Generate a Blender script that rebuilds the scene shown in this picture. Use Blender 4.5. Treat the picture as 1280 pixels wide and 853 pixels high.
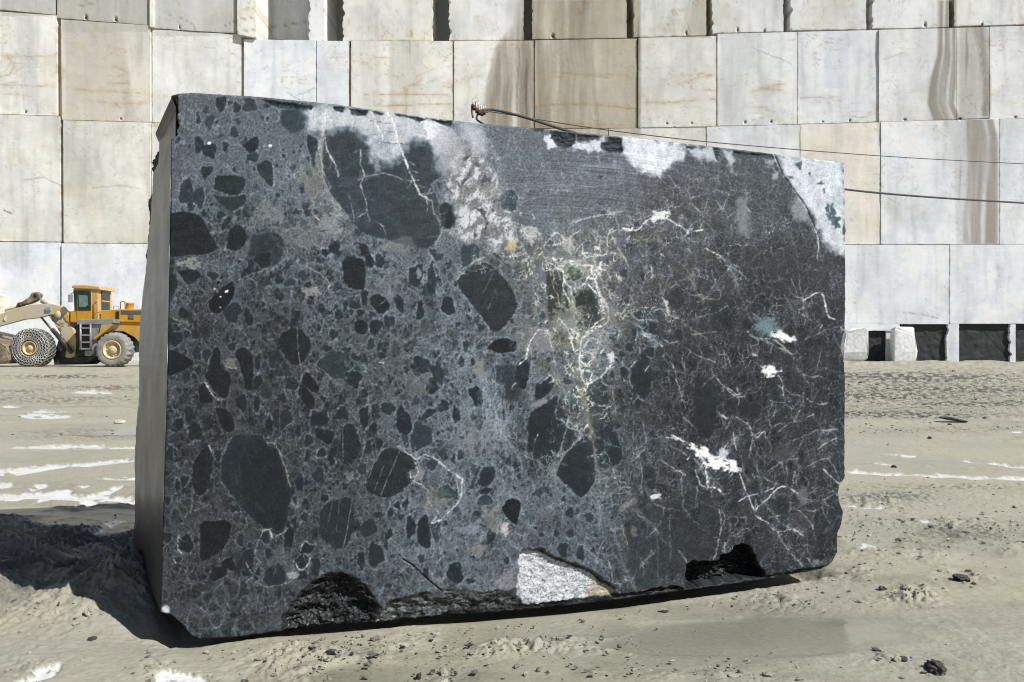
import bpy, math, random
import numpy as np
from mathutils import Vector

for o in list(bpy.data.objects):
    bpy.data.objects.remove(o)
SC = bpy.context.scene
COL = SC.collection
random.seed(7)
rng = np.random.default_rng(11)

# ------------------------------------------------------------------ camera
F = 900.0                 # focal length in pixels of a 1280 wide frame
CX, HOR = 640.0, 437.0    # optical axis column, horizon row
CAMZ = 0.95
cam_d = bpy.data.cameras.new('camera')
cam_d.sensor_width = 36.0
cam_d.lens = 36.0 * F / 1280.0
cam_d.shift_y = (HOR - 426.5) / 1280.0
cam_d.clip_start = 0.05
cam_d.clip_end = 2000.0
cam = bpy.data.objects.new('camera', cam_d)
COL.objects.link(cam)
cam.location = (0, 0, CAMZ)
cam.rotation_euler = (math.radians(90), 0, 0)
SC.camera = cam

# ------------------------------------------------------------------ sky, sun
SUN_EL = math.radians(46)
SUN_AZ = math.radians(120)            # clockwise from +Y
world = bpy.data.worlds.new('World')
SC.world = world
world.use_nodes = True
wn = world.node_tree
wn.nodes.clear()
sky = wn.nodes.new('ShaderNodeTexSky')
sky.sky_type = 'NISHITA'
sky.sun_disc = False
sky.sun_elevation = SUN_EL
sky.sun_rotation = SUN_AZ
sky.altitude = 800
bg = wn.nodes.new('ShaderNodeBackground')
bg.inputs[1].default_value = 0.05
wo = wn.nodes.new('ShaderNodeOutputWorld')
wn.links.new(sky.outputs[0], bg.inputs[0])
wn.links.new(bg.outputs[0], wo.inputs[0])

sd = bpy.data.lights.new('sun', 'SUN')
sd.energy = 5.0
sd.angle = math.radians(0.5)
sd.color = (1.0, 0.98, 0.945)
sun = bpy.data.objects.new('sun', sd)
COL.objects.link(sun)
sdir = Vector((math.sin(SUN_AZ) * math.cos(SUN_EL), math.cos(SUN_AZ) * math.cos(SUN_EL), math.sin(SUN_EL)))
sun.rotation_euler = sdir.to_track_quat('Z', 'Y').to_euler()
sun.location = (20, -12, 30)

SC.view_settings.view_transform = 'Standard'
SC.view_settings.look = 'None'
SC.view_settings.gamma = 1.0
SC.view_settings.use_curve_mapping = False
SC.view_settings.exposure = 0.23
SC.render.engine = 'CYCLES'
SC.cycles.max_bounces = 4
SC.cycles.filter_width = 1.1

# ------------------------------------------------------------------ numeric helpers
_perm = np.random.default_rng(3).permutation(4096).astype(np.int64)
_grad = np.random.default_rng(4).uniform(0, 2 * np.pi, 4096)
_gx, _gy = np.cos(_grad), np.sin(_grad)

def _h(ix, iy):
    return _perm[(ix + _perm[iy & 4095]) & 4095]

def perlin(x, y, seed=0):
    x = x + seed * 37.17; y = y + seed * 91.73
    x0 = np.floor(x).astype(np.int64); y0 = np.floor(y).astype(np.int64)
    fx = x - x0; fy = y - y0
    u = fx * fx * fx * (fx * (fx * 6 - 15) + 10); v = fy * fy * fy * (fy * (fy * 6 - 15) + 10)
    def g(dx, dy):
        h = _h(x0 + dx, y0 + dy)
        return _gx[h] * (fx - dx) + _gy[h] * (fy - dy)
    a = g(0, 0); b = g(1, 0); c = g(0, 1); d = g(1, 1)
    return (a + (b - a) * u + ((c + (d - c) * u) - (a + (b - a) * u)) * v) * 1.5

def fbm(x, y, octv=4, seed=0, gain=0.5, lac=2.03):
    s = 0.0; a = 1.0; n = 0.0
    for i in range(octv):
        cr, sr = math.cos(.5 + 1.13 * i), math.sin(.5 + 1.13 * i)
        s = s + a * perlin((x * cr - y * sr) * lac ** i, (x * sr + y * cr) * lac ** i, seed + i * 5.3)
        n += a; a *= gain
    return s / n

def ridged(x, y, octv=4, seed=0, gain=0.55):
    s = 0.0; a = 1.0; n = 0.0
    for i in range(octv):
        cr, sr = math.cos(.4 + 1.13 * i), math.sin(.4 + 1.13 * i)
        s = s + a * (1 - np.abs(perlin((x * cr - y * sr) * 2.07 ** i, (x * sr + y * cr) * 2.07 ** i, seed + i * 7.7)))
        n += a; a *= gain
    return s / n

def voro(x, y, seed=0):
    """distances to the nearest and second nearest of scattered points"""
    x = x + seed * 17.3; y = y + seed * 29.1
    x0 = np.floor(x).astype(np.int64); y0 = np.floor(y).astype(np.int64)
    f1 = np.full(x.shape, 9.0); f2 = np.full(x.shape, 9.0)
    for dx in (-1, 0, 1):
        for dy in (-1, 0, 1):
            h = _h(x0 + dx, y0 + dy)
            jx = (h & 63) / 63.0; jy = (h >> 6) / 63.0
            d = np.hypot(x0 + dx + jx - x, y0 + dy + jy - y)
            f2 = np.minimum(f2, np.maximum(f1, d)); f1 = np.minimum(f1, d)
    return f1, f2

def sstep(a, b, x):
    t = np.clip((x - a) / (b - a), 0, 1)
    return t * t * (3 - 2 * t)

def catmull(pts, n=6):
    P = np.array(pts, float)
    if len(P) < 3:
        return P
    E = np.vstack([2 * P[0] - P[1], P, 2 * P[-1] - P[-2]])
    out = []
    for i in range(1, len(E) - 2):
        for k in range(n):
            t = k / n
            a, b, c, d = E[i - 1], E[i], E[i + 1], E[i + 2]
            out.append(0.5 * ((2 * b) + (-a + c) * t + (2 * a - 5 * b + 4 * c - d) * t * t + (-a + 3 * b - 3 * c + d) * t ** 3))
    out.append(P[-1])
    return np.array(out)

def seg_dist(px, py, pts):
    """distance from points to a polyline"""
    d = np.full(px.shape, 1e9)
    for (ax, ay), (bx, by) in zip(pts[:-1], pts[1:]):
        vx, vy = bx - ax, by - ay
        L = vx * vx + vy * vy + 1e-12
        t = np.clip(((px - ax) * vx + (py - ay) * vy) / L, 0, 1)
        d = np.minimum(d, np.hypot(px - ax - t * vx, py - ay - t * vy))
    return d

def poly_sd(px, py, pts):
    """signed distance to a closed polygon, negative inside"""
    P = list(map(tuple, pts))
    d = seg_dist(px, py, P + [P[0]])
    ins = np.zeros(px.shape, bool)
    n = len(P)
    for i in range(n):
        x1, y1 = P[i]; x2, y2 = P[(i + 1) % n]
        if y1 == y2:
            continue
        c = ((y1 > py) != (y2 > py)) & (px < (x2 - x1) * (py - y1) / (y2 - y1) + x1)
        ins ^= c
    return np.where(ins, -d, d)

def ray(px, py):
    """direction of the view ray through a pixel of the 1280 wide photograph"""
    return np.array([(px - CX) / F, 1.0, -(py - HOR) / F])

def at(px, py, Y):
    r = ray(px, py)
    return np.array([r[0] * Y, Y, CAMZ + r[2] * Y])

def s2l(c):
    c = np.asarray(c, float) / 255.0
    return np.where(c <= 0.04045, c / 12.92, ((c + 0.055) / 1.055) ** 2.4)

# ------------------------------------------------------------------ mesh and object helpers
def link(name, me, mat=None, parent=None):
    o = bpy.data.objects.new(name, me)
    COL.objects.link(o)
    if mat is not None:
        me.materials.append(mat)
    if parent is not None:
        o.parent = parent
    return o

def tag(o, label=None, cat=None, group=None, kind=None):
    if label: o['label'] = label
    if cat: o['category'] = cat
    if group: o['group'] = group
    if kind: o['kind'] = kind
    return o

def empty(name, loc, rz=0.0):
    o = bpy.data.objects.new(name, None)
    COL.objects.link(o)
    o.location = loc
    o.rotation_euler = (0, 0, rz)
    o.empty_display_size = 0.3
    return o

def grid_faces(nr, nc, off=0, wrap=False):
    r = np.arange(nr - 1)[:, None]
    c = np.arange(nc if wrap else nc - 1)[None, :]
    a = r * nc + c; b = r * nc + (c + 1) % nc
    return (np.stack([a, b, b + nc, a + nc], -1).reshape(-1, 4) + off)

def np_mesh(name, V, faces, smooth=True, attrs=None):
    """faces: list of integer arrays, each (n, k)"""
    me = bpy.data.meshes.new(name)
    V = np.asarray(V, np.float32)
    me.vertices.add(len(V))
    me.vertices.foreach_set('co', V.ravel())
    idx = np.concatenate([f.ravel() for f in faces]).astype(np.int32)
    tot = np.concatenate([np.full(len(f), f.shape[1]) for f in faces]).astype(np.int32)
    st = np.concatenate([[0], np.cumsum(tot)[:-1]]).astype(np.int32)
    me.loops.add(len(idx))
    me.polygons.add(len(tot))
    me.polygons.foreach_set('loop_start', st)
    me.loops.foreach_set('vertex_index', idx)
    me.polygons.foreach_set('use_smooth', np.full(len(tot), smooth))
    me.update(calc_edges=True)
    me.validate()
    for k, a in (attrs or {}).items():
        a = np.asarray(a, np.float32)
        if a.ndim == 1:
            at_ = me.attributes.new(k, 'FLOAT', 'POINT')
            at_.data.foreach_set('value', a)
        else:
            if a.shape[1] == 3:
                a = np.hstack([a, np.ones((len(a), 1), np.float32)])
            at_ = me.attributes.new(k, 'FLOAT_COLOR', 'POINT')
            at_.data.foreach_set('color', a.astype(np.float32).ravel())
    return me

class MB:
    """collects simple shapes into one mesh"""
    def __init__(s):
        s.v = []; s.f = []; s.sm = []
    def add(s, V, Fs, smooth=False):
        o = len(s.v)
        s.v += [tuple(map(float, p)) for p in V]
        s.f += [tuple(i + o for i in f) for f in Fs]
        s.sm += [smooth] * len(Fs)
        return s
    def box(s, x0, x1, y0, y1, z0, z1, b=0.0):
        b = min(b, (x1 - x0) * .45, (y1 - y0) * .45, (z1 - z0) * .45)
        if b <= 0:
            V = [(x0,y0,z0),(x1,y0,z0),(x1,y1,z0),(x0,y1,z0),(x0,y0,z1),(x1,y0,z1),(x1,y1,z1),(x0,y1,z1)]
            return s.add(V, [(0,3,2,1),(4,5,6,7),(0,1,5,4),(1,2,6,5),(2,3,7,6),(3,0,4,7)])
        pts = [(x0,z0),(x1,z0),(x1,z1),(x0,z1)]
        return s.prism(pts, y0, y1, b)
    def prism(s, pts, y0, y1, b=0.0):
        """polygon in the xz plane extruded along y, its rims bevelled by b"""
        P = np.array(pts, float)
        area = 0.5 * np.sum(P[:, 0] * np.roll(P[:, 1], -1) - np.roll(P[:, 0], -1) * P[:, 1])
        if area < 0:
            P = P[::-1]
        n = len(P)
        c = P.mean(0)
        def inset(k):
            Q = []
            for i in range(n):
                a, p, q = P[i - 1], P[i], P[(i + 1) % n]
                d1 = (p - a) / (np.linalg.norm(p - a) + 1e-9); d2 = (q - p) / (np.linalg.norm(q - p) + 1e-9)
                n1 = np.array([-d1[1], d1[0]]); n2 = np.array([-d2[1], d2[0]])
                m = n1 + n2; m = m / max(0.35, (1 + n1 @ n2))
                Q.append(p + m * k)
            return np.array(Q)
        if b > 0:
            I = inset(b)
            L = [(I, y0), (P, y0 + b), (P, y1 - b), (I, y1)]
        else:
            L = [(P, y0), (P, y1)]
        V = [(p[0], y, p[1]) for Q, y in L for p in Q]
        Fs = []
        for k in range(len(L) - 1):
            for i in range(n):
                j = (i + 1) % n
                Fs.append((k*n+i, k*n+j, (k+1)*n+j, (k+1)*n+i))
        Fs.append(tuple(range(n - 1, -1, -1)) if False else tuple(range(n))[::1])
        Fs.append(tuple((len(L)-1)*n + i for i in range(n - 1, -1, -1)))
        return s.add(V, Fs)
    def tube(s, pts, r, k=8, cap=True):
        P = [Vector(p) for p in pts]
        rs = r if isinstance(r, (list, tuple, np.ndarray)) else [r] * len(P)
        V = []; Fs = []
        up = Vector((0, 0, 1))
        prev = None
        for i, p in enumerate(P):
            t = (P[min(i+1, len(P)-1)] - P[max(i-1, 0)]).normalized()
            if prev is None:
                a = t.cross(up if abs(t.z) < .9 else Vector((1, 0, 0))).normalized()
            else:
                a = (prev - t * prev.dot(t)).normalized()
            prev = a
            b = t.cross(a)
            for j in range(k):
                an = 2 * math.pi * j / k
                V.append(p + a * (math.cos(an) * rs[i]) + b * (math.sin(an) * rs[i]))
        for i in range(len(P) - 1):
            for j in range(k):
                Fs.append((i*k+j, i*k+(j+1) % k, (i+1)*k+(j+1) % k, (i+1)*k+j))
        s.add(V, Fs, True)
        if cap:
            o = len(s.v) - len(V)
            s.f += [tuple(o + j for j in range(k - 1, -1, -1)), tuple(o + (len(P)-1)*k + j for j in range(k))]
            s.sm += [False, False]
        return s
    def lathe(s, prof, c, axis='y', k=40, smooth=True):
        """profile of (offset along axis, radius) turned round an axis through c"""
        V = []; Fs = []
        for (a, r) in prof:
            for j in range(k):
                an = 2 * math.pi * j / k
                x, z = math.cos(an) * r, math.sin(an) * r
                V.append({'y': (c[0]+x, c[1]+a, c[2]+z), 'z': (c[0]+x, c[1]+z, c[2]+a), 'x': (c[0]+a, c[1]+x, c[2]+z)}[axis])
        n = len(prof)
        for i in range(n - 1):
            for j in range(k):
                Fs.append((i*k+j, i*k+(j+1) % k, (i+1)*k+(j+1) % k, (i+1)*k+j))
        return s.add(V, Fs, smooth)
    def build(s, name, mat, parent=None):
        me = bpy.data.meshes.new(name)
        me.from_pydata(s.v, [], s.f)
        me.polygons.foreach_set('use_smooth', s.sm)
        me.update()
        import bmesh
        bm = bmesh.new(); bm.from_mesh(me)
        bmesh.ops.recalc_face_normals(bm, faces=bm.faces)
        bm.to_mesh(me); bm.free()
        return link(name, me, mat, parent)

# ------------------------------------------------------------------ material helpers
def new_mat(name):
    m = bpy.data.materials.new(name)
    m.use_nodes = True
    nt = m.node_tree
    return m, nt, nt.nodes['Principled BSDF']

def N(nt, t, **kw):
    n = nt.nodes.new(t)
    for k, v in kw.items():
        setattr(n, k, v)
    return n

def noise(nt, scale, detail=4, rough=0.55, vec=None, dist=0.0):
    n = N(nt, 'ShaderNodeTexNoise')
    n.inputs['Scale'].default_value = scale
    n.inputs['Detail'].default_value = detail
    n.inputs['Roughness'].default_value = rough
    n.inputs['Distortion'].default_value = dist
    if vec is not None:
        nt.links.new(vec, n.inputs['Vector'])
    return n

def maprange(nt, src, a, b, c, d):
    n = N(nt, 'ShaderNodeMapRange')
    n.inputs[1].default_value = a; n.inputs[2].default_value = b
    n.inputs[3].default_value = c; n.inputs[4].default_value = d
    nt.links.new(src, n.inputs[0])
    return n.outputs[0]

def mul_col(nt, col, fac):
    n = N(nt, 'ShaderNodeVectorMath', operation='SCALE')
    nt.links.new(col, n.inputs[0]); nt.links.new(fac, n.inputs['Scale'])
    return n.outputs[0]

def bump(nt, bsdf, h, strength, dist=0.01):
    b = N(nt, 'ShaderNodeBump')
    b.inputs['Strength'].default_value = strength
    b.inputs['Distance'].default_value = dist
    nt.links.new(h, b.inputs['Height'])
    nt.links.new(b.outputs[0], bsdf.inputs['Normal'])
    return b

def attr(nt, name):
    return N(nt, 'ShaderNodeAttribute', attribute_name=name)

def paint(name, col, rough=0.5, var=0.25, scale=3.0, metal=0.0, dirt=None, dirt_amt=0.5, bumps=0.0):
    """worn paint, rubber or metal: a base colour broken up by noise and caked with dirt"""
    m, nt, b = new_mat(name)
    tc = N(nt, 'ShaderNodeTexCoord')
    n = noise(nt, scale, 6, 0.65, tc.outputs['Object'])
    mx = N(nt, 'ShaderNodeMix', data_type='RGBA')
    mx.inputs[6].default_value = (*[c * (1 - var) for c in col], 1)
    mx.inputs[7].default_value = (*[min(1, c * (1 + var)) for c in col], 1)
    nt.links.new(maprange(nt, n.outputs[0], .3, .7, 0, 1), mx.inputs[0])
    out = mx.outputs[2]
    if dirt is not None:
        n2 = noise(nt, scale * .6, 8, 0.7, tc.outputs['Object'])
        m2 = N(nt, 'ShaderNodeMix', data_type='RGBA')
        nt.links.new(maprange(nt, n2.outputs[0], .62 - .35 * dirt_amt, .75 - .3 * dirt_amt, 0, 1), m2.inputs[0])
        nt.links.new(out, m2.inputs[6])
        m2.inputs[7].default_value = (*dirt, 1)
        out = m2.outputs[2]
    nt.links.new(out, b.inputs['Base Color'])
    b.inputs['Roughness'].default_value = rough
    b.inputs['Metallic'].default_value = metal
    if bumps:
        bump(nt, b, noise(nt, scale * 12, 5, .6, tc.outputs['Object']).outputs[0], bumps, .02)
    return m
# ================================================================== GROUND
# footprint of the big block (metres) is needed for the hollow it sits in
BD = np.array([2.57, 0.78]); BD /= np.linalg.norm(BD)
BQ = np.array([-1.157, 2.375])
BLK = [(-1.15, 2.38), (1.42, 3.15), (1.22, 4.0), (-1.74, 3.30)]

FOOT = [0, -.012, -.030, -.048, -.060, -.062, -.040, 0]

def pix(x, y):
    yy = np.maximum(y, 0.6)
    return CX + F * x / yy, HOR + F * CAMZ / yy

CHURN = [(405,818,78,34,1.7),(640,796,150,22,1.1),(560,835,70,18,.6),(1000,735,90,18,.8),(1145,738,36,13,1.5),(1197,722,34,11,1.4),
         (1090,628,60,10,.8),(1200,662,80,16,.75),(1130,684,70,16,.7),(1245,672,50,20,.8),(1100,660,50,14,.6),(50,770,90,26,.6),
         (188,828,26,30,.9),(880,842,110,14,.6),(1170,836,30,9,1.2),(1120,822,40,9,.6),(100,690,150,36,.9),(1060,712,60,16,.6),
         (30,835,60,14,.4),(1080,475,130,5,.6),(1200,470,90,5,.7),(1120,492,90,5,.9),(1230,500,80,4,.9),(1100,518,90,4,.9),
         (260,838,70,14,.35),(720,835,60,14,.5),(420,800,90,14,.7)]
Z6 = lambda p: [(x / 2.911, 560 + y / 2.911) for x, y in p]
Z4 = lambda p: [(x / 2.942, 280 + y / 2.942) for x, y in p]
ZR = lambda p: [(1050 + x / 4.739, 440 + y / 4.739) for x, y in p]
ZB = lambda p: [(1030 + x / 3.372, 600 + y / 3.372) for x, y in p]
SLURRY = [
    Z6([(-200,90),(0,80),(150,62),(300,56),(480,43),(560,40),(560,52),(480,54),(330,70),(250,72),(60,102),(0,102),(-200,110)]),
    Z6([(350,110),(480,103),(560,103),(560,118),(480,118),(370,114)]),
    Z6([(90,152),(140,132),(180,130),(170,145),(110,160)]),
    Z6([(-150,130),(0,123),(55,126),(40,144),(0,150),(-150,160)]),
    Z6([(-200,180),(0,166),(60,168),(200,153),(270,153),(260,168),(320,173),(420,143),(450,143),(400,175),(475,178),(560,178),(560,205),(475,207),(380,197),(330,214),(230,222),(290,197),(180,192),(110,207),(140,187),(0,198),(-200,205)]),
    Z6([(270,145),(310,135),(330,140),(300,149)]),
    Z6([(90,292),(140,289),(140,305),(95,309)]), Z6([(280,325),(330,300),(400,290),(370,265),(470,260),(420,282),(360,312),(290,329)]),
    Z6([(50,853),(150,800),(225,783),(200,825),(100,860),(60,900)]), Z6([(560,815),(620,793),(730,808),(765,840),(740,900),(620,900),(575,860)]),
    Z4([(30,822),(200,813),(500,820),(560,820),(560,829),(500,830),(200,830),(40,828)]), Z4([(60,706),(150,696),(280,716),(120,720)]), Z4([(110,690),(200,686),(260,692),(150,698)]),
    Z4([(250,620),(330,612),(430,624),(330,626)]), Z4([(10,672),(70,668),(80,678),(20,680)]),
    ZR([(-60,712),(40,712),(100,696),(190,715),(330,718),(460,728),(600,722),(720,735),(900,742),(1090,742),(1400,750),(1400,775),(1090,768),(900,756),(800,760),(700,748),(560,748),(450,738),(300,738),(180,728),(60,722),(-60,722)]),
    ZR([(520,625),(600,632),(740,648),(850,660),(980,665),(1090,686),(1300,690),(1300,700),(1090,696),(1000,690),(930,676),(780,664),(680,642),(560,636)]),
    ZR([(170,652),(250,654),(320,668),(310,674),(220,666)]), ZR([(250,602),(380,606),(450,620),(400,626),(300,612)]), ZR([(990,478),(1090,472),(1200,470),(1200,486),(1050,486)]),
    ZB([(75,115),(130,112),(260,121),(250,126),(130,122)]), ZB([(400,172),(440,165),(470,180),(430,184)]), ZB([(140,272),(180,262),(235,288),(170,290)]),
]
GLOSS = [Z4([(250,775),(330,764),(500,756),(560,756),(560,775),(430,780),(330,786)]), Z4([(370,602),(430,595),(450,605),(400,612)])]

def field(polys, X, Y, grow, soft):
    out = np.zeros(X.shape)
    for P in polys:
        P = catmull(list(P) + [P[0]], 3)[:-1]
        m = (X > P[:, 0].min() - 20) & (X < P[:, 0].max() + 20) & (Y > P[:, 1].min() - 8) & (Y < P[:, 1].max() + 8)
        if m.any():
            out[m] = np.maximum(out[m], sstep(soft, -soft, poly_sd(X[m], Y[m], P) - grow[m]))
    return out

def ground_fields(x, y, full=True):
    px, py = pix(x, y)
    front = (y > 1.0)
    churn = np.zeros(x.shape)
    for cx, cy, rx, ry, a in CHURN:
        d = ((px - cx) / rx) ** 2 + ((py - cy) / ry) ** 2
        churn = np.maximum(churn, a * np.exp(-d * 1.1))
    patch = sstep(-.05, .35, fbm(x * .9, y * .9, 3, 21))
    churn = np.where(front, churn, .3)
    churn = churn * sstep(-.35, .3, fbm(x * 3.1, y * 3.1, 3, 5)) + .16 * patch
    near = sstep(14, 6, y)
    smooth = np.exp(-(((px - 960) / 230) ** 2 + ((py - 790) / 40) ** 2) * 1.2) + np.exp(-(((px - 470) / 80) ** 2 + ((py - 838) / 25) ** 2))
    churn *= 1 - .75 * np.clip(smooth, 0, 1)
    h = .035 * fbm(x * .22, y * .3, 3, 1) * sstep(2.0, 9.0, y) + .012 * fbm(x * .9, y * 1.1, 3, 2)
    # long shallow tracks pushed by wheels, running along the wall
    wob = fbm(x * .12, y * .12, 2, 9) * 1.5
    rut = fbm(x * .22, (y + wob) * 1.1, 4, 13)
    h += (.022 * sstep(3.5, 8, y) + .03 * sstep(15, 30, y)) * rut
    # tilted ridges left of the block
    lz = np.exp(-(((px - 60) / 170) ** 2 + ((py - 690) / 60) ** 2) * 1.1) * front
    tr = x * .35 + y
    lz2 = np.exp(-(((px - 70) / 150) ** 4 + ((py - 695) / 62) ** 4)) * front
    rr_ = ridged(x * 2.2 + .8 * fbm(x * 3, y * 3, 2, 4), tr * 5.5, 6, 23, .66)
    h += lz2 * (.12 * np.maximum(0, rr_ - .60) + .06 * np.maximum(0, fbm(x * 9, tr * 15, 5, 24, .68)) - .012)
    h += lz * (.05 * (ridged(x * .9 + 3, tr * 4.2, 5, 17, .62) - .62) + .03 * (ridged(x * 4, tr * 9, 5, 19, .62) - .6))
    crumb = np.maximum(0, fbm(x * 10, y * 10, 5, 31, .62)) ** .85
    crumb2 = np.maximum(0, fbm(x * 26, y * 26, 4, 37, .62))
    cz = .085 * .3 * np.tanh(crumb / .3) + .034 * crumb2
    h += np.clip(churn, 0, 1.4) * cz * near + (.0045 * fbm(x * 9, y * 14, 5, 41, .6) + .004 * np.maximum(0, fbm(x * 38, y * 38, 4, 43, .65)) * (.35 + np.clip(churn, 0, 1))) * near
    wc = fbm(x * 5, y * 5, 2, 44) * .12
    cell = np.abs(fbm((x + wc) * 13, (y + wc) * 13, 3, 45))
    h += np.clip(churn, 0, 1.6) * near * .048 * (np.minimum(cell, .2) - .09) * 2.2
    h += .028 * np.exp(-(((px - 405) / 70) ** 2 + ((py - 806) / 22) ** 2)) * near + .012 * np.exp(-(((px - 640) / 130) ** 2 + ((py - 790) / 14) ** 2)) * near
    rdg = ridged(x * 7 + 2, y * 9, 5, 47, .6) - .62
    h += .016 * rdg * near * sstep(-.25, .3, fbm(x * 1.3, y * 1.6, 3, 48)) * (1 - .85 * np.clip(smooth, 0, 1))
    far = sstep(8, 16, y)
    h += far * .06 * np.maximum(0, fbm(x * 1.6, y * 1.2, 5, 51, .65)) * (.3 + churn * 2)
    # bank of mud along the foot of the wall
    h += sstep(43.5, 46.5, y) * (.16 + .22 * fbm(x * .35, y * .3, 3, 61))
    # hollow under the block, sheltered pit at its broken near corner, mud pushed against its end
    m = (y < 6) & (y > 1.2) & (np.abs(x) < 3)
    d = np.full(x.shape, 9.0)
    d[m] = poly_sd(x[m], y[m], BLK)
    # along the front it lies a little below the stone, which rests on the mud further back
    u_ = (x - BQ[0]) * BD[0] + (y - BQ[1]) * BD[1]
    v_ = (x - BQ[0]) * BD[1] - (y - BQ[1]) * BD[0]        # metres in front of the face
    low = np.interp(u_, [-.6, 0, .25, .8, 1.4, 2.0, 2.6, 3.2], FOOT)
    w_ = sstep(.75, .05, np.abs(v_ - .02)) * sstep(-.75, -.1, u_) * sstep(3.3, 2.75, u_) * m
    h = h * (1 - .35 * w_) + w_ * low
    ground_fields.low = w_ * low - .055 * sstep(.03, -.09, d) * sstep(-.45, -.15, d)
    ground_fields.d = d
    h -= .055 * sstep(.03, -.09, d) * sstep(-.45, -.15, d)
    pit = np.exp(-(((x + 1.16) / .22) ** 2 + ((y - 2.42) / .11) ** 2))
    h -= .03 * pit
    mound = np.exp(-(((x + 1.55) / .22) ** 2 + ((y - 2.86) / .3) ** 2))
    h += mound * (.10 + .07 * fbm(x * 11, y * 11, 6, 71, .7)) * sstep(-.16, .0, d)
    if not full:
        return h
    wp = 1.6 * fbm(px / 16, py / 5, 3, 81) + .8 * fbm(px / 5, py / 2.5, 2, 83)
    sl = field(SLURRY, px, py + wp * .9, wp * 1.1 - .6, 1.0) * front
    sl = sl * sstep(-.42, -.2, fbm(px / 20, py / 6, 3, 85))
    gl = field(GLOSS, px, py + wp, wp, .8) * front
    return h, px, py, churn, sl, gl, rut, patch, smooth, near

def ground_z(x, y):
    return float(ground_fields(np.array([float(x)]), np.array([float(y)]), False)[0])

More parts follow.
